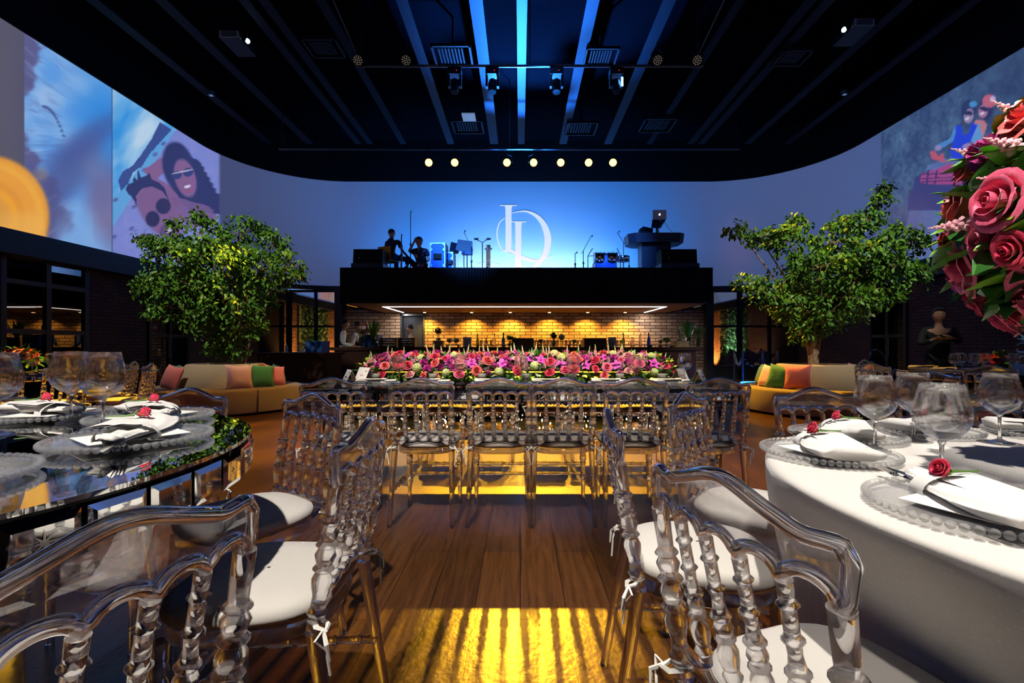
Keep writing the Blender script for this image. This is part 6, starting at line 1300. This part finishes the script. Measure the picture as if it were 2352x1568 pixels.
vase(1581, .72, .27, 'tall broad leaved dark plant in a vase, right end of the bar', 'broad', n=16); vase(1604, .5, .2, 'bushy plant in a glass at the far right of the bar', 'spiky', n=22, m_='leaf'); vase(1007, .30, .12, 'small sprig plant on the wooden box at left', 'round', base=Z(782, 12.6)+.0, vh=.06, n=8, m_='leaf', Y=12.6)
vase(1172, .28, .1, 'small bright herb bunch left of the left dark cabinet', 'round', vh=.1, n=10, m_='bright_leaf', Y=12.8); vase(1272, .33, .08, 'dark round posy left of the white hydrangea on the bar', 'round', vh=.16, n=10); vase(1562, .33, .13, 'tiered sprigs above the right wooden box', 'round', vh=.05, n=9, base=Z(783, 12.6), Y=12.6, m_='cream')
t = thing('hydrangea_vase', 'white hydrangea head in a small glass vase at the centre of the bar', 'flower', (B(1290), 12.7, BZ)); MB().lathe([(0, .03), (1, .04)], 12, (0, 0, 0), (0, 0, .18)).build('glass_vase', 'vase_glass', t, 'all'); put(HYD, 'bloom', t, (0, 0, .27), (0, 0, 1), .1)
# racks of upturned glasses and rows of small glasses
tb = MB().lathe([(0, .022), (.05, .026), (1, .032), (.96, .028), (.1, .022)], 10, (0, 0, 0), (0, 0, .1)).mesh('tumbler', 'glass', 'all')
for ri, (px0, px1, lb) in enumerate(((876, 912, 'left'), (919, 955, 'right'))):
    Y = 12.55; x0, x1 = B(px0, Y), B(px1, Y); t = thing('glass_rack', '%s black rack stacked with tumblers on the bar' % lb, 'rack', ((x0+x1)/2, Y, BZ), 0, 'racks of tumblers on the bar'); w_ = (x1-x0)/2; f = MB()
    for z in (0, .125): f.box(-w_, w_, -.18, .18, z, z+.012).box(-w_, w_, -.18, -.17, z, z+.03).box(-w_, w_, .17, .18, z, z+.03)
    for sx in (-1, 1): f.box(sx*w_-.006, sx*w_+.006, -.18, .18, 0, .25)
    f.build('frame', 'black_metal', t)
    for z, lv in ((.013, 'lower'), (.138, 'upper')):
        for k in range(6):
            for j in range(2):
                o = bpy.data.objects.new('tumbler', tb); COL.objects.link(o); o.location = ((x0+x1)/2-w_+.04+k*(2*w_-.08)/5, Y-.12+.12*j, BZ+z)
                tag(o, '%s tumbler from left, %s row, %s tier of the %s rack on the bar' % (ORD[k], ('front', 'back')[j], lv, lb), 'glass', 'tumblers, %s tier, %s rack' % (lv, lb))
for a_, b__, n_, lb in ((1228, 1280, 8, 'left of the hydrangea'), (1300, 1336, 5, 'right of the hydrangea'), (1105, 1128, 3, 'behind the left bottles'), (1392, 1426, 5, 'beside the right menu')):
    for k in range(n_):
        o = bpy.data.objects.new('tumbler', tb); COL.objects.link(o); o.location = (B(a_+(b__-a_)*k/(n_-1), 12.95), 12.95, BZ); o.scale = (1.25, 1.25, 1.9); tag(o, '%s clear glass from left in the row %s on the bar' % (ORD[k], lb), 'glass', 'row of glasses %s' % lb)
GL.put((B(869, 12.45), 12.45, BZ), 0, 'stemmed glass left of the racks on the bar', None, 1.25)
t = thing('exit_sign', 'small red safety sign on the brick wall behind the bar', 'sign', (X(836, YB), YB-.01, Z(752, YB))); MB().box(-.13, .13, -.01, .01, -.11, .11).build('panel', 'red_sign', t); MB().lathe([(0, .07), (1, .07)], 18, (0, -.01, 0), (0, -.014, 0)).lathe([(0, .03), (1, .03)], 12, (0, -.0145, 0), (0, -.018, 0)).build('round_symbol', 'card', t)
# counter top things
t = thing('spray_bottle', 'white bottle with blue cap on the left service counter', 'bottle', (X(658, 10.4), 10.4, .956)); MB().lathe([(0, .03), (.7, .032), (.85, .015), (1, .015)], 12, (0, 0, 0), (0, 0, .17)).build('body', 'white_plastic', t, True); MB().lathe([(0, .016), (1, .012)], 10, (0, 0, .17), (0, 0, .2)).build('cap', 'blue_crate', t)
t = MB().grid(lambda u, v: (X(697, 10.3)-.13+.26*u, 10.3-.1+.2*v, .957+.055*math.sin(PI*u)*math.sin(PI*v)*(1+.5*math.sin(9*u+5*v))), 16, 12).build('crumpled_cloth', 'napkin', None, 'all'); tag(t, 'crumpled white cloth on the left service counter', 'cloth')
GL.put((X(690, 10.6), 10.6, .956), 0, 'single stemmed glass on the left service counter')
# stanchions with chain by the right glazing, blue floor light
st_ = [(1687, 13.6), (1706, 11.6), (1752, 11.8), (1786, 12.6)]
pp_ = []
for i, (px, Y) in enumerate(st_):
    t = thing('stanchion_post', '%s black chain post from the left by the right glazing' % ORD[i], 'post', (X(px, Y), Y, 0), 0, 'chain posts by the right glazing'); MB().lathe([(0, .16), (.3, .15), (1, .03)], 20, (0, 0, 0), (0, 0, .04)).build('base', 'black_metal', t, True); MB().tube([(0, 0, .03), (0, 0, .92)], .028, 10).build('post', 'blue_black', t, True); MB().sphere((0, 0, .94), .04, 10, 8).build('finial', 'black_metal', t); pp_.append(Vector((X(px, Y), Y, .88)))
for i in range(3):
    c = MB(); a, b_ = pp_[i], pp_[i+1]; n = int((b_-a).length/.07)
    for k in range(n+1):
        f = k/n; p = a.lerp(b_, f)-Vector((0, 0, .28*4*f*(1-f))); th = PI/2*(k % 2); q = Matrix.Rotation(th, 3, (b_-a).normalized()); c.tube([p+q @ Vector((.035*math.cos(w), 0, .022*math.sin(w))) for w in [2*PI*j/8 for j in range(8)]], .006, 5, True)
    tag(c.build('chain', 'dark_steel'), '%s hanging chain from the left between the black posts' % ORD[i], 'chain', 'chains between the posts')
t = thing('floor_light', 'low round base ringed with bright blue light left of the right sofa', 'light', (X(1733, 11.2), 11.2, 0)); MB().lathe([(0, .3), (1, .28)], 32, (0, 0, 0), (0, 0, .2)).build('base', 'black_gloss', t); MB().tube([(.29*math.cos(a), .29*math.sin(a), .215) for a in [2*PI*k/32 for k in range(32)]], .018, 6, True).build('light_ring', 'blue_led', t)
light('POINT', 'blue_floor_light', (X(1733, 11.2), 11.2, .35), (0, 0, 0), 12, BLUE, .1)
t = thing('outdoor_sofa', 'pale cushioned sofa behind the right glazing', 'sofa', (8.1, 17.0, 0)); MB().box(-.9, .9, -.4, .4, .1, .4).build('seat', 'ivory_wood', t)
for i, x in enumerate((-.5, .1, .6)): o = bpy.data.objects.new('throw_pillow', PM['pink']); COL.objects.link(o); o.location = (8.1+x, 17.1, .42); o.rotation_euler = (.3, .4, 0); o.scale = (1.3,)*3; tag(o, '%s cream pillow from left on the sofa behind the glazing' % ORD[i], 'pillow', 'pillows behind the glazing')
